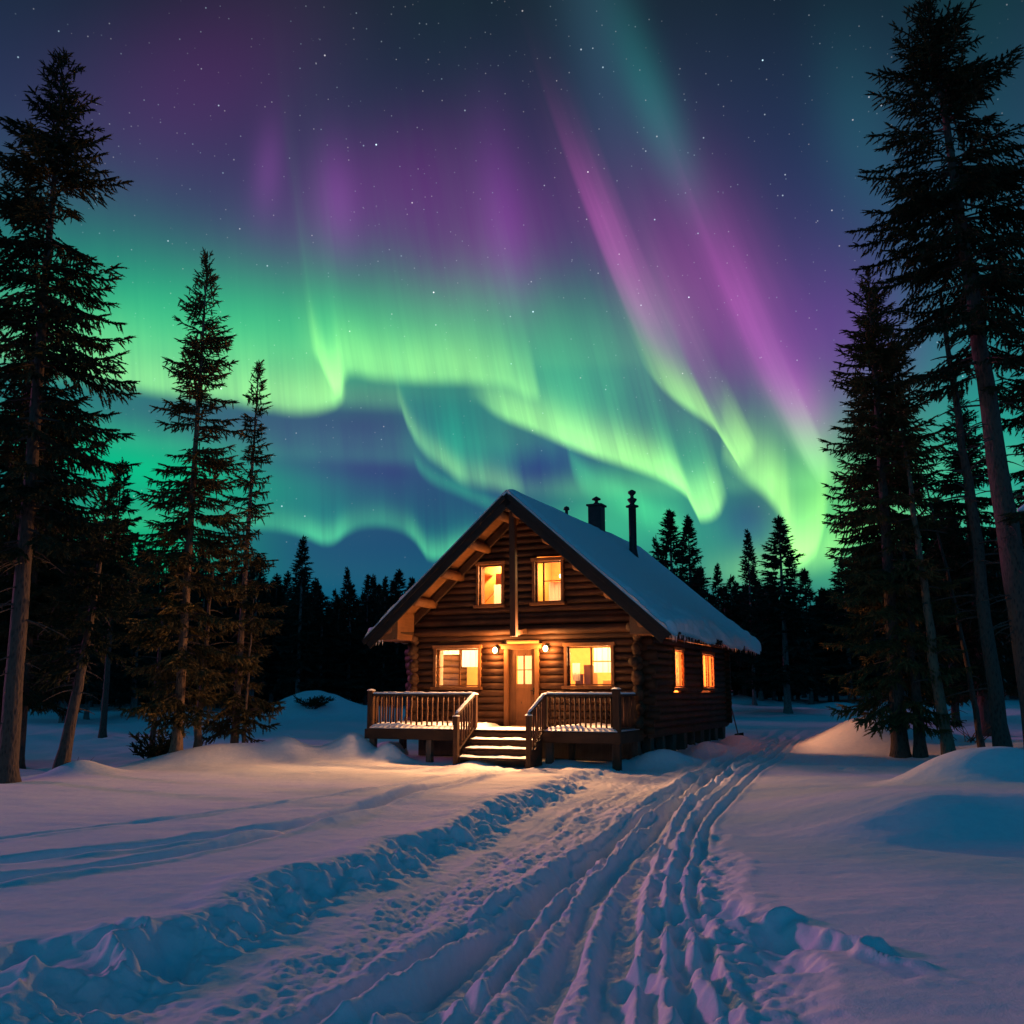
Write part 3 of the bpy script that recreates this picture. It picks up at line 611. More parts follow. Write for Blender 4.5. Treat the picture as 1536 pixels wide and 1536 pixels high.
# windows: frame with casing, sill, pane, mullions, blinds
def window(x0, x1, z0, z1, face='front', split=(0.5,), hbar=(), blind=(), cas=.085, label=None):
    """casing and glass of one opening; face front: plane y=0, side: plane x=WR"""
    off = 0.0 if face == 'front' else .0
    def T(u, d, z): return (u, -d, z) if face == 'front' else (WR + d, u, z)
    def bx(mb, u0, u1, d0, d1, a0, a1):
        P = [T(u, d, z) for u in (u0, u1) for d in (d0, d1) for z in (a0, a1)]; fs = [(0, 1, 3, 2), (4, 6, 7, 5), (0, 4, 5, 1), (2, 3, 7, 6), (0, 2, 6, 4), (1, 5, 7, 3)]
        if face == 'front': fs = [f[::-1] for f in fs]
        mb.poly(P, fs)
    m = MB(); c = cas
    bx(m, x0 - c, x0, -.12, .135, z0 - .01, z1 + .01); bx(m, x1, x1 + c, -.12, .135, z0 - .01, z1 + .01)
    bx(m, x0 - c - .03, x1 + c + .03, -.12, .150, z1 + .01, z1 + .01 + c * 1.15)
    w = m.build('window', M['trim'], cabin, bevel=.006)
    m = MB(); bx(m, x0 - c - .05, x1 + c + .05, -.10, .20, z0 - .01 - c, z0 - .012); m.build('sill', M['trim'], w, bevel=.006)
    m = MB(); t = .035; IN = 0.0 if face == 'front' else .135
    bx_ = bx
    def bx(mb, u0, u1, d0, d1, a0, a1): bx_(mb, u0, u1, d0 + IN, d1 + IN, a0, a1)
    bx(m, x0 + .001, x0 + t, -.05, .0, z0, z1); bx(m, x1 - t, x1 - .001, -.05, .0, z0, z1); bx(m, x0 + t, x1 - t, -.05, .0, z0, z0 + t); bx(m, x0 + t, x1 - t, -.05, .0, z1 - t, z1)
    for s in split:
        u = x0 + (x1 - x0) * s; bx(m, u - .022, u + .022, -.048, -.004, z0 + t, z1 - t)
    for (ua, ub, vz) in hbar:
        z = z0 + (z1 - z0) * vz; bx(m, x0 + (x1 - x0) * ua, x0 + (x1 - x0) * ub, -.042, -.010, z - .011, z + .011)
    m.build('sash', M['trim'], w)
    m = MB(); bx(m, x0 + t * .5, x1 - t * .5, -.030, -.024, z0 + t * .5, z1 - t * .5); m.build('pane', M['glass'], w)
    for (ua, ub, va, vb) in blind:
        m = MB(); n = 10; ua_, ub_ = x0 + (x1 - x0) * ua, x0 + (x1 - x0) * ub; za, zb = z0 + (z1 - z0) * va, z0 + (z1 - z0) * vb
        P = [T(ua_ + (ub_ - ua_) * k / n, (-.13 if IN == 0 else .06) - .015 * math.sin(k * 2.1), z) for z in (za, zb) for k in range(n + 1)]
        m.poly(P, [(k, k + 1, n + 2 + k, n + 1 + k) for k in range(n)]); m.build('blind', M['cloth' if IN == 0 else 'amber'], w)
    return w
window(*FW[0], split=(.52,), hbar=((.0, .52, .52),), blind=((.53, .97, .52, .97), (.05, .50, .86, .97), (.0, .07, .02, .98)))
window(*FW[1], split=(.52,), hbar=((.52, .98, .62),), blind=((.55, .98, .62, .98), (.55, .98, .33, .60), (.05, .22, .12, .58)))
window(*UPW[0], split=(), blind=((.52, .95, .04, .52), (.0, .10, .0, 1.0)), cas=.075)
window(*UPW[1], split=(.28,), hbar=((.28, .98, .52),), blind=((.42, .92, .03, .50),), cas=.08)
window(*SW[0], face='side', split=(.55,), blind=((.58, .97, .02, .98),), cas=.08)
window(*SW[1], face='side', split=(.52,), blind=((.05, .45, .02, .98), (.56, .95, .02, .98)), cas=.08)

# furniture seen through the panes
def local(x, y, z=0.0):
    v = Matrix.Rotation(CA, 4, 'Z') @ Vector((x, y, z)); return (v.x + .36, v.y + 27.5, z)
def furn(name, label, cat, x, y, z, boxes, mt):
    o = empty(name, local(x, y, z), CA); tag(o, label, cat)
    for nm, q in boxes:
        m = MB(); m.box(*q); m.build(nm, M[mt], o, bevel=.01)
    return o
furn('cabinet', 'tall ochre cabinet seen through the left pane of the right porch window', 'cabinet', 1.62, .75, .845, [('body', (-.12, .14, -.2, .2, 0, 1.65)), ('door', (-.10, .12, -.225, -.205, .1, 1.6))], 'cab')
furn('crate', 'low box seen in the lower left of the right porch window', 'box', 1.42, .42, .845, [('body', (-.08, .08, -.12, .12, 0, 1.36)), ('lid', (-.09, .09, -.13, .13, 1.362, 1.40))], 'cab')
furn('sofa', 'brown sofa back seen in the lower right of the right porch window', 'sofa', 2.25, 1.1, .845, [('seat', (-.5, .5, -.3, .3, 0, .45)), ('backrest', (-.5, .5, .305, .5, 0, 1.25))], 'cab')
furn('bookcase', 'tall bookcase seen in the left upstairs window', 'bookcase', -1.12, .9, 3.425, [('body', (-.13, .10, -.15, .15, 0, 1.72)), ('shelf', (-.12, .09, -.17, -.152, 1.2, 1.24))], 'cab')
pl = empty('pendant_lamp', local(.80, .75, 4.98), CA); tag(pl, 'small lit pendant lamp seen in the right upstairs window', 'lamp')
m = MB(); m.lathe([(.001, .07), (.05, .05), (.07, 0), (.05, -.05), (.001, -.07)], 14); m.build('bulb', M['bulb'], pl, True)
m = MB(); m.tube([(0, 0, .07), (0, 0, 1.1)], .006, 6); m.build('cord', M['iron'], pl)

# door
d = MB(); d.box(-.58, -.46, -.14, .10, .84, 2.93); d.box(.33, .45, -.14, .10, .84, 2.93); d.box(-.66, .53, -.16, .10, 2.93, 3.03); d.box(-.70, .57, -.20, -.02, 3.032, 3.065)
fr = d.build('door_frame', M['trim'], cabin, bevel=.008)
DX0, DX1, GX0, GX1, GZ0, GZ1 = -.455, .325, -.245, .215, 1.98, 2.74
d = MB(); y0, y1 = -.055, -.005
d.box(DX0, GX0, y0, y1, .86, 2.92); d.box(GX1, DX1, y0, y1, .86, 2.92); d.box(GX0, GX1, y0, y1, .86, GZ0); d.box(GX0, GX1, y0, y1, GZ1, 2.92)
d.box(GX0 + .02, GX1 - .02, y0 - .012, y0 + .002, 1.0, 1.88); d.box(DX0 + .03, GX0 - .03, y0 - .008, y0 + .002, .95, 2.8); d.box(GX1 + .03, DX1 - .03, y0 - .008, y0 + .002, .95, 2.8)
dr = d.build('door', M['door'], cabin, bevel=.006)
d = MB(); xm = (GX0 + GX1) / 2; zm = (GZ0 + GZ1) / 2
d.box(xm - .014, xm + .014, y0 - .004, y1, GZ0, GZ1); d.box(GX0, xm - .015, y0 - .003, y1, zm - .012, zm + .012); d.box(xm + .015, GX1, y0 - .003, y1, zm - .012, zm + .012); d.build('glazing_bar', M['door'], dr)
d = MB(); d.box(GX0, GX1, -.032, -.026, GZ0, GZ1); d.build('pane', M['glass'], dr)
d = MB(); n = 12; P = [(GX0 + .01 + (GX1 - GX0 - .02) * k / n, .05 + .012 * math.sin(k * 2.3), z) for z in (GZ0 - .03, GZ1 + .03) for k in range(n + 1)]
d.poly(P, [(k, k + 1, n + 2 + k, n + 1 + k) for k in range(n)]); d.build('curtain', M['cloth'], dr)
d = MB(); d.tube([(.27, -.06, 1.80), (.27, -.10, 1.80), (.20, -.11, 1.80)], .012, 8); d.box(.25, .29, -.066, -.056, 1.70, 1.88); d.build('handle', M['iron'], dr, True)
# wall lamps
LAMP = 1.0
for lx, lz in ((-.80, 2.90), (.70, 2.92)):
    m = MB(); m.box(lx - .05, lx + .05, -.125, -.10, lz - .10, lz + .12); m.tube([(lx, -.12, lz + .09), (lx, -.20, lz + .11), (lx, -.24, lz + .07)], .012, 8)
    wl = m.build('wall_lamp', M['iron'], cabin)
    m = MB(); m.lathe([(.001, .085), (.035, .075), (.06, .035), (.068, 0), (.06, -.04), (.035, -.075), (.001, -.085)], 18, (lx, -.24, lz)); m.build('globe', M['globe'], wl, True)
    l = bpy.data.lights.new('porch_light', 'POINT'); l.energy = 200 * LAMP; l.color = (1.0, 0.42, 0.12); l.shadow_soft_size = .09
    o = bpy.data.objects.new('porch_light', l); scene.collection.objects.link(o); o.parent = wl; o.location = (lx, -.31, lz - .02)
    # added spot in front of the lamp, extra warm light for the yard snow
    l = bpy.data.lights.new('yard_fill_spot', 'SPOT'); l.energy = 1400 * LAMP; l.color = (1.0, 0.44, 0.17); l.shadow_soft_size = .22; l.spot_size = R(165); l.spot_blend = 0.6
    o = bpy.data.objects.new('yard_fill_spot', l); scene.collection.objects.link(o); o.parent = wl; o.location = (lx, -.50, lz); o.rotation_euler = (R(-84), 0, R(8 if lx < 0 else -4))

# roof
roof_ = MB(); TH = .16
for sgn in (-1, 1):
    P = [(0, RF, APEX), (sgn * HALF, RF, EAVE), (sgn * HALF, RB, EAVE), (0, RB, APEX)]
    P2 = [(x, y, z - .10) for x, y, z in P]; fs = [(0, 1, 2, 3), (7, 6, 5, 4), (0, 4, 5, 1), (1, 5, 6, 2), (2, 6, 7, 3)]
    roof_.poly(P + P2, fs if sgn > 0 else [f[::-1] for f in fs])
roof = roof_.build('roof', M['soffit'], cabin)
def slope_pt(sgn, t, y, off): # t: 0 apex .. 1 eave
    n = Vector((sgn * SL, 0, 1)).normalized(); return Vector((sgn * HALF * t, y, APEX - (APEX - EAVE) * t)) + n * off
for sgn in (-1, 1):
    for y in (RF - .03, RB + .03):
        m = MB(); a = slope_pt(sgn, -.0, y, -.13); e = slope_pt(sgn, 1.03, y, -.13); m.beam(a, e, .06, .34, (sgn * SL, 0, 1)); m.build('rake_board', M['rake'], roof, bevel=.01)
    m = MB(); a = slope_pt(sgn, 0.02, RF - .075, -.03); e = slope_pt(sgn, 1.04, RF - .075, -.03); m.beam(a, e, .035, .13, (sgn * SL, 0, 1)); m.build('rake_trim', M['rake'], roof, bevel=.006)
# inner rafters along the gable wall
for sgn in (-1, 1):
    for q in (.10, .30, .50, .70, .90):
        p = slope_pt(sgn, q, 0, -.24); m = MB(); log(m, (p.x, RF + .02, p.z), (p.x, .12, p.z), .135, 12); m.build('purlin', M['soffit'], roof, True)
    m = MB(); a = slope_pt(sgn, .02, -.20, -.22); e = slope_pt(sgn, .93, -.20, -.22); m.beam(a, e, .10, .20, (sgn * SL, 0, 1)); m.build('rafter', M['logy'], roof, bevel=.01)
m = MB(); log(m, (0, RF + .02, APEX - .34), (0, .1, APEX - .34), .14, 12); m.build('ridge_beam', M['logy'], roof, True)
for sgn in (-1, 1):   # boxed eave return
    x1 = sgn * (HALF - .03); x0 = sgn * 3.36; m = MB()
    P = [(x0, RF + .03, 3.20), (x1, RF + .03, 3.20), (x0, RF + .03, EAVE + (HALF - 3.36) * SL - .12)]; P += [(x, -.25, z) for x, y, z in P]
    m.poly(P, [(0, 1, 2), (5, 4, 3), (0, 3, 4, 1), (1, 4, 5, 2), (2, 5, 3, 0)]); m.build('eave_return', M['soffit'], roof)
# ragged shingle edge along the right eave
m = MB(); y = RF - .05
while y < RB:
    w_ = rg.uniform(.08, .20); p = slope_pt(1, 1.0, y, 0); e = rg.uniform(.03, .13); dz = rg.uniform(-.02, .03)
    m.box(p.x - .25, p.x + e, y, y + w_ * .96, p.z - .07 + dz, p.z - .02 + dz, .008, rg)
    if rg.random() < .6: m.box(p.x - .15, p.x + e * .6 - .02, y + .01, y + w_ * .9, p.z - .13 + dz, p.z - .075 + dz, .008, rg)
    y += w_
m.build('shingle_edge', M['rake'], roof)
ICE = []
for k in range(4):
    m = MB(); L = (.07, .11, .15, .19)[k]; m.tube([(0, 0, .02), (.004, 0, -L * .5), (.0, 0, -L)], [.013, .008, .001], 6); o = m.build('icicle', M['snow'], roof, True); p = slope_pt(1, 1.0, .3 * k + .4, 0); o.location = (p.x + .03, .3 * k + .4, p.z - .09); ICE.append(o)
for k in range(70):
    y = rg.uniform(RF, RB); p = slope_pt(1, 1.0, y, 0); o = ICE[rg.choice((0, 0, 1, 1, 2, 3))].copy(); scene.collection.objects.link(o); o.location = (p.x + rg.uniform(-.02, .07), y, p.z - .09)
for k in range(8):
    o = ICE[rg.randrange(3)].copy(); scene.collection.objects.link(o); o.location = (-HALF + rg.uniform(.05, .5), RF + .05, 3.20)
# snow blanket on both slopes
def snow_slope(sgn):
    nu, nv = 150, 210; U = np.linspace(-.012, 1.035, nu); Vv = np.linspace(RF - .06, RB + .06, nv)
    uu, vv = np.meshgrid(U, Vv, indexing='ij')
    du = (1.035 - uu) * HALF / math.cos(math.atan(SL)); df = np.minimum(vv - (RF - .06), RB + .06 - vv)
    base = .15 + .035 * sm(uu, .5, 1)
    lump = .22 * np.clip(fbm(uu * 9, vv * .9, 3, .5, 61) + .12, -.1, 1) * sm(uu, .55, .95)
    th = (base + lump + .02 * fbm(uu * 8, vv * 1.2, 3, .5, 63)) * (1 - (1 - sm(df, -.02, .28)) * .55) * np.sqrt(np.clip(du / .30, 0.0, 1)) + .012
    th *= (1 - .6 * (1 - sm(uu, -.02, .04)) * 0)
    nrm = np.array([sgn * SL, 0, 1.0]); nrm /= np.linalg.norm(nrm)
    wave = .05 * fbm(vv * 1.1, vv * 0 + 3, 3, .6, 65) * sm(uu, .8, 1.03)
    bx = sgn * HALF * (uu + wave * 1.0); bz = APEX - (APEX - EAVE) * (uu + wave)
    top = np.stack([bx + nrm[0] * th, vv, bz + nrm[2] * th], -1); bot = np.stack([bx, vv, bz + .004], -1)
    if sgn > 0: top[0, :, 0] = np.maximum(top[0, :, 0], 0) * 0; 
    else: top[0, :, 0] = 0
    top[0, :, 2] = top[1, :, 2] + .01
    Vt = np.concatenate([top.reshape(-1, 3), bot.reshape(-1, 3)]); N = nu * nv
    i = (np.arange(nu - 1)[:, None] * nv + np.arange(nv - 1)[None, :]).ravel(); Ft = np.stack([i, i + nv, i + nv + 1, i + 1], 1); Fb = Ft[:, ::-1] + N
    e = []
    for a in range(nv - 1): e += [(a + 1, a, a + N, a + 1 + N)]; q = (nu - 1) * nv + a; e += [(q, q + 1, q + 1 + N, q + N)]
    for a in range(nu - 1): q = a * nv; e += [(q, q + nv, q + nv + N, q + N)]; q += nv - 1; e += [(q + nv, q, q + N, q + nv + N)]
    Fa = np.concatenate([Ft, Fb, np.array(e)]);
    if sgn < 0: Fa = Fa[:, ::-1]
    link_mesh('snow', np_mesh('snow', Vt, Fa), M['snow'], roof, True)
snow_slope(1); snow_slope(-1)
# chimneys
def chim(y, x, tall, wdt, kind):
    zb = APEX - abs(x) * SL - .1; m = MB()
    if kind == 'square':
        m.box(x - wdt, x + wdt, y - wdt, y + wdt, zb - .6, zb + tall); m.box(x - wdt - .05, x + wdt + .05, y - wdt - .05, y + wdt + .05, zb + tall, zb + tall + .07)
        c = m.build('chimney', M['steel'], roof, bevel=.015)
        m = MB(); m.lathe([(.10, 0), (.10, .06), (.06, .08), (.06, .14), (.15, .17), (.15, .21), (.05, .27), (.001, .30)], 16, (x, y, zb + tall + .07)); m.build('chimney_pot', M['steel'], c, True)
    else:
        m.lathe([(wdt * 1.7, -.4), (wdt * 1.5, .1), (wdt * 1.15, .35), (wdt, .5), (wdt, tall), (wdt * 1.7, tall + .02), (wdt * 1.7, tall + .06), (wdt * .8, tall + .10), (wdt * .6, tall + .14), (wdt * 1.25, tall + .26), (wdt * 1.25, tall + .30), (wdt * .5, tall + .34), (wdt * .45, tall + .42), (wdt * 1.05, tall + .50), (wdt * 1.05, tall + .56), (wdt * .3, tall + .62), (.001, tall + .63)], 18, (x, y, zb)); m.build('flue_pipe', M['steel'], roof, True)
CH = []
chim(6.3, -.05, 1.05, .23, 'square'); chim(7.0, 1.0, 1.90, .13, 'pipe')
m = MB(); m.lathe([(.05, -.2), (.05, .16), (.10, .18), (.08, .26), (.001, .3)], 12, (0, 3.3, APEX + .12)); m.build('roof_vent', M['steel'], roof, True)

# porch: deck, steps, railings
DF = -2.0; DL, DR = -3.72, 3.30; SX0, SX1 = -.52, 1.34
m = MB(); n = 14
for k in range(n):
    y0_ = DF + k * (1.86 / n); m.box(DL, DR, y0_ + .004, y0_ + 1.86 / n - .006, .77, .82, .003, rg)
deck = m.build('deck', M['deck'], cabin, bevel=.006)
m = MB(); m.box(DL - .06, SX0 - .02, DF - .075, DF - .005, .545, .80); m.box(SX1 + .02, DR + .06, DF - .075, DF - .005, .545, .80); m.box(SX0 - .019, SX1 + .019, DF - .055, DF - .005, .58, .765)
m.box(DL - .06, DL - .004, DF - .004, -.15, .545, .80); m.box(DR + .004, DR + .06, DF - .004, -.15, .545, .80); m.build('rim_joist', M['deck'], deck, bevel=.008)
for x in (DL + .1, -1.9, SX0 - .12, SX1 + .12, 3.18):
    for y in (DF + .12, -.3):
        m = MB(); m.box(x - .08, x + .08, y - .08, y + .08, -.3, .765, .008, rg); m.build('deck_post', M['grey'], deck, bevel=.01)
def slab(name, parent, x0, x1, y0, y1, z0, th, seed, lump=.6, nx_=None):
    nx_ = nx_ or max(6, int((x1 - x0) / .06)); ny_ = max(5, int((y1 - y0) / .05))
    u = np.linspace(0, 1, nx_); v = np.linspace(0, 1, ny_); uu, vv = np.meshgrid(u, v, indexing='ij'); X_ = x0 + (x1 - x0) * uu; Y_ = y0 + (y1 - y0) * vv
    e = np.minimum(np.minimum(uu * (x1 - x0), (1 - uu) * (x1 - x0)), np.minimum(vv * (y1 - y0), (1 - vv) * (y1 - y0)))
    t = th * (1 + lump * fbm(X_ * 3.1, Y_ * 3.1, 3, .6, seed)) * np.sqrt(np.clip((e + .003) / (th * 1.1), 0, 1)); N = nx_ * ny_
    X2 = X_ + .012 * fbm(Y_ * 9 + X_ * 7, X_ * 4, 2, .5, seed + 3)
    Vt = np.concatenate([np.stack([X2, Y_, z0 + np.maximum(t, .004)], -1).reshape(-1, 3), np.stack([X_, Y_, np.full_like(X_, z0 + .001)], -1).reshape(-1, 3)])
    i = (np.arange(nx_ - 1)[:, None] * ny_ + np.arange(ny_ - 1)[None, :]).ravel(); Ft = np.stack([i, i + ny_, i + ny_ + 1, i + 1], 1)
    ee = []
    for a in range(ny_ - 1): ee += [(a + 1, a, a + N, a + 1 + N)]; q = (nx_ - 1) * ny_ + a; ee += [(q, q + 1, q + 1 + N, q + N)]
    for a in range(nx_ - 1): q = a * ny_; ee += [(q, q + ny_, q + ny_ + N, q + N)]; q += ny_ - 1; ee += [(q + ny_, q, q + N, q + ny_ + N)]
    return link_mesh(name, np_mesh(name, Vt, np.concatenate([Ft, Ft[:, ::-1] + N, np.array(ee)])), M['snow'], parent, True)
slab('snow', deck, DL + .10, SX0 - .10, DF - .10, -.25, .822, .12, 71); slab('snow', deck, SX1 + .08, DR - .02, DF - .10, -.25, .822, .12, 72); slab('snow', deck, SX0 - .04, SX1 + .02, DF - .03, -.5, .822, .035, 73)
# steps
steps = empty('steps', (0, 0, 0)); steps.parent = cabin
TR = [(.60, -2.34, -2.02), (.40, -2.66, -2.30), (.20, -2.98, -2.62)]
for x in (SX0 + .03, SX1 - .03):
    m = MB(); P = [(x + q, y, z) for q in (-.03, .03) for (y, z) in ((-3.0, 0.0), (-3.0, .13), (-2.62, .34), (-2.3, .54), (-2.06, .70), (-2.06, .0))]; m.poly(P, [(0, 1, 2, 3, 4, 5), (11, 10, 9, 8, 7, 6)] + [(i, (i + 1) % 6 + 0, (i + 1) % 6 + 6, i + 6)[::-1] for i in range(6)])
    m.build('stringer', M['deck'], steps)
for k, (z, a, b_) in enumerate(TR):
    m = MB(); m.box(SX0, SX1, a, b_, z - .05, z, .006, rg); m.box(SX0 + .06, SX1 - .06, b_ - .05, b_ - .02, z - .02 + .022, z + .14); t = m.build('tread', M['deck'], steps, bevel=.006)
    slab('snow', t, SX0 + .03, SX1 - .03, a + .01, b_ - .04, z + .001, .045, 80 + k, .9)
# railings
def rail_snow(parent, a, b, wd, seed):
    a, b = Vector(a), Vector(b); k = max(4, int((b - a).length / .08)); r_ = random.Random(seed); pts = [a.lerp(b, i / k) + Vector((0, 0, .004 + r_.uniform(-.004, .01))) for i in range(k + 1)]
    m = MB(); rad = [wd * .5 * r_.uniform(.8, 1.12) for _ in pts]; rad[0] = rad[-1] = wd * .3; m.tube(pts, rad, 8, True, .05, r_); o = m.build('snow', M['snow'], parent, True); return o
def railing(p0, p1, z0, z1a, z1b, posts, nb, zb=None, rad=.026, seed=1):
    """posts: list of (t, top); nb balusters between; rails at z1"""
    p0, p1 = Vector(p0), Vector(p1); r_ = random.Random(seed); zb = zb or (z0, z0)
    top = lambda t: Vector((p0.x + (p1.x - p0.x) * t, p0.y + (p1.y - p0.y) * t, z1a + (z1b - z1a) * t)); bot = lambda t: Vector((p0.x + (p1.x - p0.x) * t, p0.y + (p1.y - p0.y) * t, zb[0] + (zb[1] - zb[0]) * t))
    m = MB(); m.beam(top(-.0), top(1), .10, .055); root = m.build('railing', M['deck'], cabin, bevel=.012)
    m = MB(); m.beam(bot(0) + Vector((0, 0, .07)), bot(1) + Vector((0, 0, .07)), .06, .05); m.build('bottom_rail', M['deck'], root, bevel=.008)
    for t, base, tp, wd in posts:
        m = MB(); q = top(t); m.box(q.x - wd, q.x + wd, q.y - wd, q.y + wd, base, tp, .004, r_); po = m.build('post', M['logz'], root, bevel=.012)
        slab('snow', po, q.x - wd - .012, q.x + wd + .012, q.y - wd - .012, q.y + wd + .012, tp + .003, .05, seed + 7, .3, 7)
    for i in range(nb):
        t = (i + 1) / (nb + 1) + r_.uniform(-.004, .004); a = bot(t) + Vector((0, 0, .09)); e = top(t) - Vector((0, 0, .025)); m = MB(); k = 5
        pts = [a.lerp(e, j / (k - 1)) + Vector((r_.uniform(-.008, .008), r_.uniform(-.005, .005), 0)) for j in range(k)]; m.tube(pts, [rad * r_.uniform(.85, 1.15) for _ in pts], 7, True, .06, r_); m.build('baluster', M['logz'], root, True)
    rail_snow(root, top(.0) + Vector((0, 0, .028)), top(1) + Vector((0, 0, .028)), .085, seed)
    return root
ZR = 1.69
railing((DL + .06, DF + .03), (SX0 - .04, DF + .03), .82, ZR, ZR, [(0.0, .78, 1.80, .075), (1.0, .78, 1.70, .06)], 19, seed=11)
railing((SX1 + .04, DF + .03), (DR - .06, DF + .03), .82, ZR, ZR, [(0.0, .78, 1.70, .06), (1.0, -.25, 1.83, .085)], 13, seed=12)
railing((DR - .06, DF + .10), (DR - .06, -.22), .82, ZR, ZR, [], 12, seed=13)
railing((DL + .06, DF + .10), (DL + .06, -.22), .82, ZR, ZR, [], 11, seed=14)
railing((SX0 - .04, DF - .02), (SX0 - .04, -3.0), .82, ZR, 1.22, [(1.0, -.2, 1.17, .06)], 6, zb=(.80, .22), seed=15)
railing((SX1 + .04, DF - .02), (SX1 + .04, -3.0), .82, ZR, 1.26, [(1.0, -.2, 1.21, .06)], 6, zb=(.80, .22), seed=16)

# ------------------------------------------------------------------ conifers
def spray_template(nb, seed, bl=.42, bw=.13):
    """one needle-bearing twig of unit length along +x: flat feather of blades, slightly drooping"""
    r_ = np.random.RandomState(seed); T = []
    for i in range(nb):
        t = (i + .3) / nb; 
        for s in (-1, 1):
            a = r_.uniform(.45, .95) * s; L = bl * (1 - .55 * t) * r_.uniform(.7, 1.25); el = r_.uniform(-.35, .30)
            b = np.array([t, 0, -.10 * t * t]); d = np.array([math.cos(a) * math.cos(el), math.sin(a) * math.cos(el), math.sin(el)]); p = np.array([-math.sin(a), math.cos(a), 0]) * bw * r_.uniform(.7, 1.2)
            if r_.rand() < .4: p = np.array([0, 0, 1.0]) * bw * .8
            T.append([b - p * .5, b + p * .5, b + d * L])
    T.append([np.array([.45, -bw * .5, -.02]), np.array([.45, bw * .5, -.02]), np.array([1.25, 0, -.12])])
    T.append([np.array([0, 0, -bw * .5]), np.array([0, 0, bw * .5]), np.array([1.05, 0, -.05])])
    return np.array(T)                                            # (n,3,3)
def expand(pos, dirs, size, tmpl_list, rs):
    """rotate/scale/place the twig templates; returns verts, tris"""
    pos = np.array(pos); d = np.array(dirs); size = np.array(size); d /= np.linalg.norm(d, axis=1, keepdims=True) + 1e-9
    up = np.array([0, 0, 1.0]) + rs.uniform(-.55, .55, (len(d), 3)); y = np.cross(up, d); y /= np.linalg.norm(y, axis=1, keepdims=True) + 1e-9; z = np.cross(d, y)
    Rm = np.stack([d, y, z], 2)                                   # columns
    out = []; pick = rs.randint(0, len(tmpl_list), len(d))
    for k, T in enumerate(tmpl_list):
        m = pick == k
        if not m.any(): continue
        P = np.einsum('nij,tvj->ntvi', Rm[m], T) * size[m][:, None, None, None] + pos[m][:, None, None, :]; out.append(P.reshape(-1, 3))
    Vt = np.concatenate(out); return Vt, np.arange(len(Vt)).reshape(-1, 3)
NEAR_T = [spray_template(5, s, .31, .235) for s in (1, 2, 3, 4)]; MID_T = [spray_template(3, s, .5, .28) for s in (5, 6, 7)]; FAR_T = [spray_template(2, s, .6, .38) for s in (8, 9)]
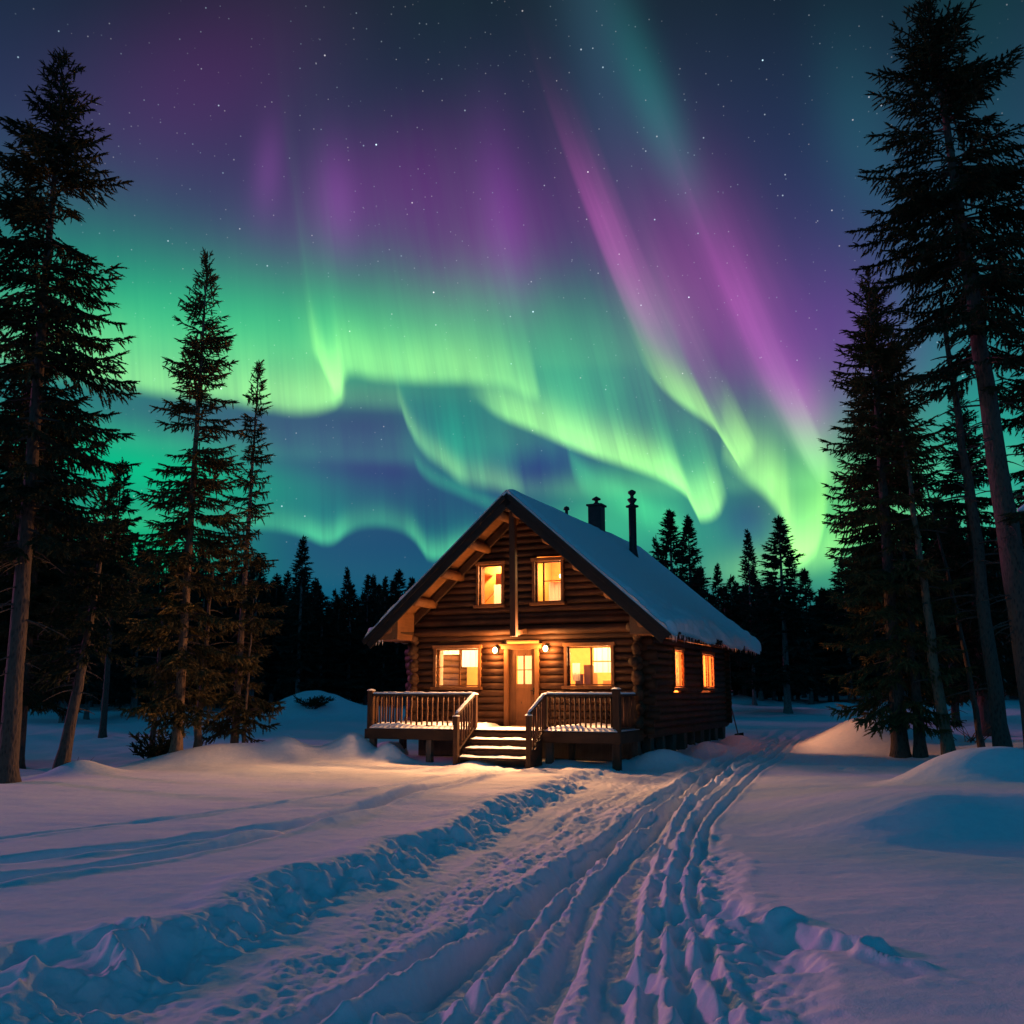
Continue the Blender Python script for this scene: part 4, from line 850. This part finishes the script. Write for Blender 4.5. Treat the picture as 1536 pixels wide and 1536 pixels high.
def make_tree(H, rfun, z0, seed, lod='near', trunk_r=.2, lean=(0, 0), curve=0.0, dens=1.0, droop=0.35, dead=0, extra=(), gap=0.0, side=None, trunk_top=1.0, tuft=1.0):
    """returns (trunk MB, branch MB, crown verts, tris); everything relative to the tree's base"""
    rs = np.random.RandomState(seed); tr = MB(); br = MB(); rr = random.Random(seed)
    def axis(z):
        t = z / H; return np.array([lean[0] * t + curve * math.sin(math.pi * t) , lean[1] * t, z])
    zs = np.concatenate([[-.3, 0, .12, .35, .8], np.linspace(1.3, H * .985, 26 if lod == 'near' else 10)])
    rad = [trunk_r * (1.0 - (max(z, 0) / H)) ** .85 * (1 + .38 * math.exp(-max(z, 0) / .22)) + .008 for z in zs]
    w = .02 if lod == 'near' else .03
    tr.tube([tuple(axis(z) + np.array([rr.uniform(-w, w) * trunk_r * 3, rr.uniform(-w, w) * trunk_r * 3, 0])) for z in zs], rad, 14 if lod == 'near' else 6, True, .07, rr)
    pos, dr, sz = [], [], []
    step = {'near': .145, 'mid': .20, 'far': .36}[lod] / dens; st = {'near': .13, 'mid': .22, 'far': .40}[lod]; tw = {'near': .235, 'mid': .38, 'far': .60}[lod] * tuft
    z = z0
    while z < H * .995:
        f = (z - z0) / (H - z0); Rz = rfun(z)
        nb = {'near': 4, 'mid': 4, 'far': 4}[lod]
        whorl_skip = rs.rand() < gap
        for b in range(nb):
            if whorl_skip and rs.rand() < .75: continue
            az = rs.uniform(0, 2 * math.pi)
            if side is not None and math.cos(az - side[0]) < 0 and rs.rand() < side[1]: continue
            L = Rz * rs.uniform(.55, 1.18)
            if rs.rand() < .10: L *= 1.2
            if L < .06: L = .06
            e0 = np.interp(f, [0, .5, .85, 1], [-.10, .05, .45, 1.0]) + rs.uniform(-.12, .12); dp = droop * (1 - f * .8) * rs.uniform(.6, 1.3)
            zz = z + rs.uniform(-step, step); A0 = axis(min(zz, H)); hd = np.array([math.cos(az), math.sin(az), 0]); sd = np.array([-hd[1], hd[0], 0])
            n = max(2, int(L / st) + 1); P = []
            bendy = rs.uniform(-.18, .18)
            for i in range(n + 1):
                t = i / n; P.append(A0 + hd * (L * t) + sd * (bendy * L * t * t) + np.array([0, 0, L * (math.tan(e0) * t * (1 if f < .8 else .9) - dp * t * t * 1.1 + dp * .75 * t ** 4)]))
            if lod == 'near' and L > .35: br.tube([tuple(p) for p in P], [(.010 + .012 * L) * (1 - .85 * i / n) for i in range(n + 1)], 4, False)
            t_in = .16 if f > .3 else .22
            for i in range(1, n + 1):
                t = i / n
                if t < t_in: continue
                ax = P[i] - P[i - 1]; ax /= np.linalg.norm(ax) + 1e-9
                l2 = (.46 * L * (1 - t) ** .8 + .09) * rs.uniform(.6, 1.25)
                for s in (-1, 1):
                    if rs.rand() < .10: continue
                    dd = ax * .62 + sd * s * .75 + np.array([0, 0, -.10 - .35 * rs.rand() * (1 - f)]); dd /= np.linalg.norm(dd)
                    m = max(1, int(l2 / (tw * .58) + .5))
                    for j in range(m):
                        q = P[i] + dd * (j * tw * .58); pos.append(q + rs.uniform(-.02, .02, 3)); d3 = dd + rs.uniform(-.35, .35, 3) + np.array([0, 0, -.15 * j]); dr.append(d3); sz.append(tw * rs.uniform(.7, 1.15) * (.55 + .45 * min(1, L)))
                pos.append(P[i]); dr.append(ax + rs.uniform(-.2, .2, 3)); sz.append(tw * rs.uniform(.8, 1.1) * (.55 + .45 * min(1, L)))
                for _h in range(2 if lod == 'near' else 1):
                  if rs.rand() < .6 * (1 - f * .7): pos.append(P[i] + rs.uniform(-.05, .05, 3)); dr.append(np.array([ax[0] * .3, ax[1] * .3, -1.0]) + rs.uniform(-.3, .3, 3)); sz.append(tw * rs.uniform(.6, 1.0))
            pos.append(P[-1] - (P[-1] - P[-2]) * .3); dr.append(P[-1] - P[-2] + np.array([0, 0, .02])); sz.append(tw * 1.1 * (.5 + .5 * min(1, L)))
        z += step * rs.uniform(.7, 1.3) * (1.0 if f < .7 else .62)
    for k in range(6): q = axis(H * (1 - .012 * k)); pos.append(q); dr.append(np.array([0, 0, 1.0]) + rs.uniform(-.35, .35, 3) * (k > 0)); sz.append(tw * .8)
    # bare dead branches on the lower trunk
    for k in range(dead):
        zz = rs.uniform(min(1.2, z0 * .5), z0 + (H - z0) * .35); az = rs.uniform(0, 2 * math.pi); L = rs.uniform(.3, 1.0) * max(.7, rfun(max(zz, z0)) * .75); p = axis(zz); P = [tuple(p)]; d = np.array([math.cos(az), math.sin(az), rs.uniform(-.1, .3)])
        for i in range(5): d = d + np.array([rs.uniform(-.15, .15), rs.uniform(-.15, .15), -.16]); p = p + d * L / 5; P.append(tuple(p))
        br.tube(P, [.022 * (1 - .8 * i / 5) for i in range(6)], 5, False)
        for i in (2, 3, 4):
            if rs.rand() < .8:
                q = np.array(P[i]); e = q + (np.array([rs.uniform(-1, 1), rs.uniform(-1, 1), rs.uniform(-.6, .2)])) * L * .3; br.tube([P[i], tuple((q + e) / 2 + [0, 0, .02]), tuple(e)], [.010, .007, .003], 4, False)
    Vt, Ft = expand(pos, dr, sz, {'near': NEAR_T, 'mid': MID_T, 'far': FAR_T}[lod], rs)
    return tr, br, Vt, Ft
def put_tree(name, label, cat, x, y, H, rfun, z0, seed, group=None, mats=('bark', 'needle'), zb=None, **kw):
    tr, br, Vt, Ft = make_tree(H, rfun, z0, seed, **kw)
    o = empty(name, (x, y, hz(x, y) if zb is None else zb)); tag(o, label, cat, group)
    tr.build('trunk', M[mats[0]], o, True)
    if br.v: br.build('branches', M['bark'], o, True)
    link_mesh('crown', np_mesh('crown', Vt, Ft), M[mats[1]], o); return o
def prof(*kn):
    zs, rs_ = zip(*kn); return lambda z: float(np.interp(z, zs, rs_))

# left side
put_tree('spruce', 'tallest dark spruce with a bare lower trunk at the left edge', 'tree', -10.35, 21.0, 16.4, prof((4.6, 1.4), (7, 1.75), (10, 1.75), (13, 1.2), (15, .62), (16.4, .10)), 4.9, 101, trunk_r=.19, lean=(-.15, 0), dead=46, droop=.42, gap=.30, dens=.84)
put_tree('spruce', 'full spruce with a pale trunk in front of its boughs behind the left snow berm', 'tree', -8.75, 26.6, 13.8, prof((.9, 1.1), (3, 1.5), (6, 1.35), (9, 1.0), (12, .48), (13.8, .08)), 1.1, 102, mats=('pale', 'needle_lit'), trunk_r=.125, lean=(.0, .2), dead=14, droop=.38, gap=.24, dens=.92)
put_tree('spruce', 'slim pointed spruce lit orange by the cabin, right of the full one on the berm', 'tree', -7.75, 28.4, 11.3, prof((.6, 1.0), (3, 1.0), (5.5, .75), (8, .5), (10.3, .24), (11.3, .05)), .7, 103, mats=('pale', 'needle_lit'), trunk_r=.10, lean=(.2, 0), dead=8, droop=.38, gap=.32, dens=.80)
def bare_trunk(name, label, x, y, H, r, lean, seed, curve=0.0, nbr=18, mat='pale', cat='tree', bend=0.0):
    rr = random.Random(seed); tr = MB(); br = MB(); n = 14
    if nbr < 11: br = tr
    ax = lambda t: Vector((lean[0] * t + curve * math.sin(math.pi * t), lean[1] * t, H * t))
    tr.tube([tuple(ax(-.03))] + [tuple(ax(i / n) + Vector((rr.uniform(-.3, .3) * r, 0, 0))) for i in range(n + 1)], [r * 1.6] + [r * (1.25 if i == 0 else 1) * (1 - .8 * i / n) for i in range(n + 1)], 10, True, .06, rr)
    for k in range(nbr):
        t = rr.uniform(.12, .98); p = ax(t); az = rr.uniform(0, 6.28); L = rr.uniform(.35, 1.1); d = Vector((math.cos(az), math.sin(az), rr.uniform(.0, .5))); P = [p.copy()]
        for i in range(4): d += Vector((rr.uniform(-.2, .2), rr.uniform(-.2, .2), -.12)); p = p + d * L / 4; P.append(p.copy())
        br.tube(P, [r * .16 * (1 - .2 * i) + .003 for i in range(5)], 4, False)
        for i in (2, 3): e = P[i] + Vector((rr.uniform(-1, 1), rr.uniform(-1, 1), rr.uniform(-.5, .4))) * L * .3; br.tube([P[i], e], [.006, .002], 4, False)
    o = empty(name, (x, y, hz(x, y))); tag(o, label, cat); tr.build('trunk', M[mat], o, True)
    if br is not tr: br.build('branches', M['bark'], o, True)
    return o
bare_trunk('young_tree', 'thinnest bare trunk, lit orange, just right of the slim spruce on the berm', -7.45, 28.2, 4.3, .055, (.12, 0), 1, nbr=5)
bare_trunk('young_tree', 'short lit trunk close right of the full spruce behind the berm', -8.55, 27.6, 5.0, .11, (.2, 0), 2, nbr=6)
put_tree('spruce', 'leaning dark spruce with drooping twigs near the left edge', 'tree', -9.95, 22.6, 6.3, prof((1.6, .8), (3, 1.15), (4.6, .8), (6.3, .1)), 2.2, 104, trunk_r=.13, lean=(.35, .6), curve=.08, dead=26, droop=.6, gap=.25)
put_tree('spruce', 'dark spruce standing behind the leaning one near the left edge', 'tree', -14.0, 29.0, 9.6, prof((1.5, 1.4), (4, 1.6), (8, .8), (10.2, .08)), 2.0, 105, trunk_r=.14, dead=16, droop=.5, gap=.22)
put_tree('spruce', 'tall dark spruce cut by the left border of the picture', 'tree', -15.2, 30.0, 13.5, prof((1.5, 1.7), (5, 1.9), (10, 1.1), (13.5, .08)), 2.0, 106, trunk_r=.17, dead=20, droop=.5, gap=.2)
bare_trunk('young_tree', 'straight dark slender trunk between the leaning spruce and the full spruce', -10.6, 30.0, 5.2, .09, (.1, 0), 3, nbr=10, mat='bark')
put_tree('spruce', 'thin tall spruce standing alone against the green glow at the left', 'tree', -16.9, 42.0, 11.6, prof((1.2, .9), (5, 1.25), (8.5, .75), (11.6, .06)), 4.6, 107, lod='mid', trunk_r=.13, droop=.35, gap=.14)
# right side
put_tree('pine', 'tallest dark conifer with a thick bare trunk at the right edge', 'tree', 11.45, 22.0, 18.4, prof((8.0, 1.4), (10.5, 2.0), (12.6, 2.35), (14.6, 1.85), (16.4, 1.15), (17.7, .5), (18.4, .1)), 8.6, 201, trunk_r=.30, lean=(-1.15, 0), dead=55, droop=.28, gap=.32, dens=.86)
bare_trunk('snag', 'dark rough trunk rooted in the snow just left of the thickest right trunk', 11.75, 24.3, 12.0, .19, (-.5, .3), 4, nbr=40, mat='bark')
put_tree('spruce', 'broad full spruce with brown-lit hanging boughs right of the snow track', 'tree', 9.75, 25.6, 12.9, prof((.8, 1.15), (2.4, 1.6), (6, 1.45), (9, 1.1), (11.6, .55), (12.9, .08)), 1.0, 202, mats=('bark', 'needle_lit'), trunk_r=.19, lean=(.0, 0), dead=18, droop=.40, gap=.24, dens=.92)
bare_trunk('snag', 'short stout trunk close beside the foot of the broad spruce', 10.15, 25.4, 5.6, .16, (.0, .1), 5, nbr=6, mat='bark')
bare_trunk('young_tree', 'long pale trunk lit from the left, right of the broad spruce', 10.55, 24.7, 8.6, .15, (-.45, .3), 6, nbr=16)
bare_trunk('young_tree', 'thin crooked trunk between the pale trunk and the rough dark trunk', 11.9, 25.8, 7.2, .085, (-1.0, 0), 7, curve=.12, nbr=16, mat='bark')
put_tree('spruce', 'dark spruce whose crown hangs between the broad spruce and the thick right trunk', 'tree', 11.3, 29.5, 13.2, prof((3.5, 1.3), (6, 1.7), (9, 1.3), (13.2, .08)), 3.8, 203, trunk_r=.16, dead=16, droop=.5, gap=.22)
put_tree('spruce', 'dark spruce half cut off by the right border of the picture', 'tree', 14.3, 24.5, 13.0, prof((4.5, 1.5), (8, 1.9), (10.5, 1.3), (13, .1)), 4.6, 204, trunk_r=.20, dead=22, droop=.45, gap=.2)
put_tree('spruce', 'dark spruce standing behind the trunks at the right border', 'tree', 15.4, 33.0, 11.5, prof((1.5, 1.5), (5, 1.8), (9, .9), (11.5, .08)), 1.8, 205, trunk_r=.18, dead=16, droop=.5, gap=.2)
put_tree('spruce', 'low shaded spruce far back between the right trunks', 'tree', 17.5, 40.0, 9.0, prof((1, 1.4), (4, 1.4), (9, .08)), 1.2, 206, lod='mid', trunk_r=.15, dead=8)

# trees standing out of the far skyline: (pixel of the top, distance, width, label)
def shaped(H, k): return prof((0, .9 * k), (H * .25, 1.15 * k), (H * .55, .90 * k), (H * .82, .38 * k), (H * .94, .13 * k), (H, .03))
OUT = [(455, 810, 56, 1.15, 'spruce rising above the far tree line midway between the left spruces and the cabin'),
       (1005, 771, 50, 1.25, 'fuller of the two tall spruces behind the cabin roof, right of the stove pipe'),
       (1032, 779, 52, 1.1, 'right one of the two tall spruces behind the cabin roof'),
       (984, 809, 50, .7, 'small spruce tip just left of the two tall spruces behind the roof'),
       (1121, 800, 56, .95, 'narrow ragged spruce behind the lower end of the cabin roof'),
       (1168, 780, 50, 1.35, 'bushiest far spruce, right of the cabin under the green swirl'),
       (598, 858, 60, 1.2, 'far spruce peeping out left of the cabin eave'),
       (215, 825, 52, .9, 'dark spruce left of the full spruce against the green glow'),
       (150, 800, 50, .9, 'ragged dark spruce near the left edge against the green glow'),
       (118, 772, 48, 1.1, 'dark spruce behind the tallest left trunk')]
PROTO = {}
def far_proto(k):
    if k not in PROTO:
        H = 11.0; tr, br, Vt, Ft = make_tree(H, shaped(H, (.85, 1.1, .95, 1.3)[k]), 1.6, 300 + k, lod='mid', trunk_r=.13, droop=.4, gap=.05 + .04 * k, dead=0, dens=1.15)
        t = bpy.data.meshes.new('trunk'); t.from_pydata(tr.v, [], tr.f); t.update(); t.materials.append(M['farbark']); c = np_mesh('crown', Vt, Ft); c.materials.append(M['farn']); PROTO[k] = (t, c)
    return PROTO[k]
def far_tree(x, y, H, wd, k, label, group=None, rz=None, sink=0.0):
    t, c = far_proto(k); o = empty('spruce', (x, y, hz(x, y) - sink), (x * 7.3) % 6.28 if rz is None else rz); tag(o, label, 'tree', group)
    o.scale = (wd, wd, H / 11.0)
    for nm, me in (('trunk', t), ('crown', c)): q = bpy.data.objects.new(nm, me); scene.collection.objects.link(q); q.parent = o
for i, (px, py, Y, wd, lb) in enumerate(OUT):
    p = at(px, py, Y); far_tree(p.x, Y, p.z - hz(p.x, Y), wd, i % 4, lb)
# the far tree line, tree by tree
rf = random.Random(77)
SKY = [(-200, 800), (0, 800), (60, 775), (110, 815), (160, 815), (200, 830), (240, 835), (300, 850), (380, 862), (430, 885), (480, 890), (520, 888), (560, 885), (600, 900), (1050, 880), (1080, 862), (1110, 880), (1180, 888), (1230, 885), (1270, 862), (1330, 835), (1420, 800), (1536, 800), (1750, 790)]
def skyline(px): return float(np.interp(px, [a for a, b in SKY], [b for a, b in SKY]))
zones = {'left': 'slim dark spruce in the far tree line left of the cabin', 'right': 'slim dark spruce in the far tree line right of the cabin', 'mid': 'dark spruce top in the far tree line hidden behind the cabin'}
px = -120.0; n_ = 0
while px < 1690:
    row = n_ % 3; Y = (60, 66, 73)[row] + rf.uniform(-3, 3)
    top = skyline(px) - 16 + rf.uniform(-14, 36) + (0, 6, -4)[row]
    if not (640 < px < 985):
        p = at(px, top, Y); z = 'left' if px < 640 else 'right'
        far_tree(p.x, Y, max(4, p.z - hz(p.x, Y)), rf.uniform(.75, 1.2), rf.randrange(4), zones[z], 'far tree line')
    px += rf.uniform(5, 10.5); n_ += 1
# the wood behind it: one mass
def wood_mass():
    r_ = np.random.RandomState(5); Vs = []; n = 0
    for k in range(3):
        H = 10.0; tr, br, Vt, Ft = make_tree(H, shaped(H, 1.25), .3, 400 + k, lod='far', trunk_r=.14, droop=.4)
        Vs.append(Vt)
    out = []
    pts = [(r_.uniform(-90, 100), r_.uniform(70, 96)) for _ in range(300)] + [(s * r_.uniform(34, 60), r_.uniform(28, 75)) for s in (-1, 1) for _ in range(50)]
    for x, y in pts:
        T = Vs[r_.randint(3)]; a = r_.uniform(0, 6.28); s = r_.uniform(.66, .88); c, q = math.cos(a), math.sin(a)
        P = T * np.array([s * 1.2, s * 1.2, s]); P = np.stack([P[:, 0] * c - P[:, 1] * q + x, P[:, 0] * q + P[:, 1] * c + y, P[:, 2] + hz(x, y)], 1); out.append(P)
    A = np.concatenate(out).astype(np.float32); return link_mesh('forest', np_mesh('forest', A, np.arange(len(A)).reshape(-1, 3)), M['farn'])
tag(wood_mass(), 'dense dark conifer wood behind the far tree line', 'forest', kind='stuff')

# ------------------------------------------------------------------ small things in the snow
def shrub(name, label, x, y, rx, h, n, seed, mat='twig', needles=True, cat='shrub'):
    r_ = random.Random(seed); rs = np.random.RandomState(seed); m = MB(); pos, dr, sz = [], [], []
    for k in range(n):
        a = r_.uniform(0, 6.28); L = r_.uniform(.5, 1.0); p = Vector((r_.uniform(-.3, .3) * rx, r_.uniform(-.3, .3) * rx, -.1)); d = Vector((math.cos(a) * rx * .9, math.sin(a) * rx * .9, h)) * L; P = [p + d * t + Vector((0, 0, -.25 * h * t * t)) for t in (0, .33, .66, 1)]
        m.tube(P, [.014, .011, .007, .003], 5, False)
        if needles:
            for t in np.linspace(.3, 1, 6):
                for q in range(3): pos.append(tuple(p + d * t + Vector((0, 0, -.25 * h * t * t)))); dr.append(np.array(d.normalized()) + rs.uniform(-.8, .8, 3)); sz.append(.2)
    o = empty(name, (x, y, hz(x, y))); tag(o, label, cat); m.build('stems', M['twig'], o, True)
    if needles: Vt, Ft = expand(pos, dr, sz, NEAR_T, rs); link_mesh('leaves', np_mesh('leaves', Vt, Ft), M['needle'], o)
    return o
p = at(470, 1062, 50.5); shrub('shrub', 'dark scrubby bush poking out of the large snow mound left of the cabin', p.x, 50.0, .95, .75, 26, 1)
shrub('shrub', 'low evergreen shoots at the foot of the full spruce behind the berm', -9.6, 27.4, .8, 1.0, 22, 3)
shrub('shrub', 'bare twiggy bush low at the left edge', -10.1, 23.5, .6, .6, 16, 5, needles=False)
shrub('shrub', 'bare brushwood between the trunks at the right', 12.6, 28.0, 1.0, .9, 22, 6, needles=False)
# a bough of the tree beyond the right border, carrying snow
o = empty('spruce_bough', tuple(at(1546, 762, 20.6))); tag(o, 'snow-laden spruce bough reaching in at the right border', 'bough')
m = MB(); m.tube([(1.6, .3, -.30), (.6, .1, -.10), (0, 0, -.06), (-.45, -.1, -.14)], [.05, .04, .025, .008], 7); m.build('branch', M['bark'], o, True)
rs_ = np.random.RandomState(4); pp, dd_, ss_ = [], [], []
for k in range(260):
    t = rs_.rand(); pp.append((1.4 - 1.9 * t, .3 - .4 * t + rs_.uniform(-.25, .25), -.16 + rs_.uniform(-.12, .06))); dd_.append((-1 + rs_.uniform(-.6, .6), rs_.uniform(-.9, .9), rs_.uniform(-.6, .1))); ss_.append(rs_.uniform(.14, .24))
Vt, Ft = expand(pp, dd_, ss_, NEAR_T, rs_); link_mesh('needles', np_mesh('needles', Vt, Ft), M['needle'], o)
m = MB(); m.tube([(.9, .15, .0), (.5, .08, .05), (.15, .02, .04), (-.12, -.02, .0), (-.3, -.05, -.06)], [.04, .11, .12, .09, .03], 10, True, .12); m.build('snow', M['snow'], o, True)
# a shovel stuck in the snow behind the far corner of the cabin
lx, ly, _ = local(WR + .35, WB + .6); sh = empty('shovel', (lx, ly, hz(lx, ly) - .1), R(14)); tag(sh, 'dark shovel stuck in the snow at the far corner of the cabin', 'shovel')
m = MB(); m.tube([(0, 0, .1), (-.25, 0, 1.15)], .022, 8); m.build('handle', M['grey'], sh, True)
m = MB(); m.poly([(-.16, 0, .25), (.18, 0, .30), (.20, .03, -.15), (.04, .05, -.25), (-.12, .03, -.18)] + [(-.16, .02, .25), (.18, .02, .30), (.20, .05, -.15), (.04, .07, -.25), (-.12, .05, -.18)], [(0, 1, 2, 3, 4), (9, 8, 7, 6, 5)] + [(i, i + 5, (i + 1) % 5 + 5, (i + 1) % 5) for i in range(5)]); m.build('blade', M['iron'], sh)
# lumps of snow at the porch and along the track
def chunk(label, x, y, r, seed, sq=(1, 1, .6), z=None):
    r_ = np.random.RandomState(seed); n1, n2 = 18, 10; Vt = []
    for i in range(n2 + 1):
        for k in range(n1):
            t = math.pi * i / n2; a = 2 * math.pi * k / n1; d = np.array([math.sin(t) * math.cos(a), math.sin(t) * math.sin(a), math.cos(t)])
            f = 1 + .35 * float(fbm(np.array([d[0] * 1.4 + seed]), np.array([d[1] * 1.4 + d[2] * 1.1]), 3, .5, seed)[0]); Vt.append(d * f * r * np.array(sq))
    F_ = [(i * n1 + k, (i + 1) * n1 + k, (i + 1) * n1 + (k + 1) % n1, i * n1 + (k + 1) % n1) for i in range(n2) for k in range(n1)]
    o = link_mesh('snow_lump', np_mesh('snow_lump', np.array(Vt), np.array(F_)), M['snow'], smooth=True); o.location = (x, y, (hz(x, y) if z is None else z) + r * .12); o.rotation_euler = (0, 0, seed); return tag(o, label, 'snow lump')
x_, y_ = G(588, 1128, .1); chunk('bluish rounded snow lump below the left end of the porch', x_, y_, .42, 3, (1, .8, .75))
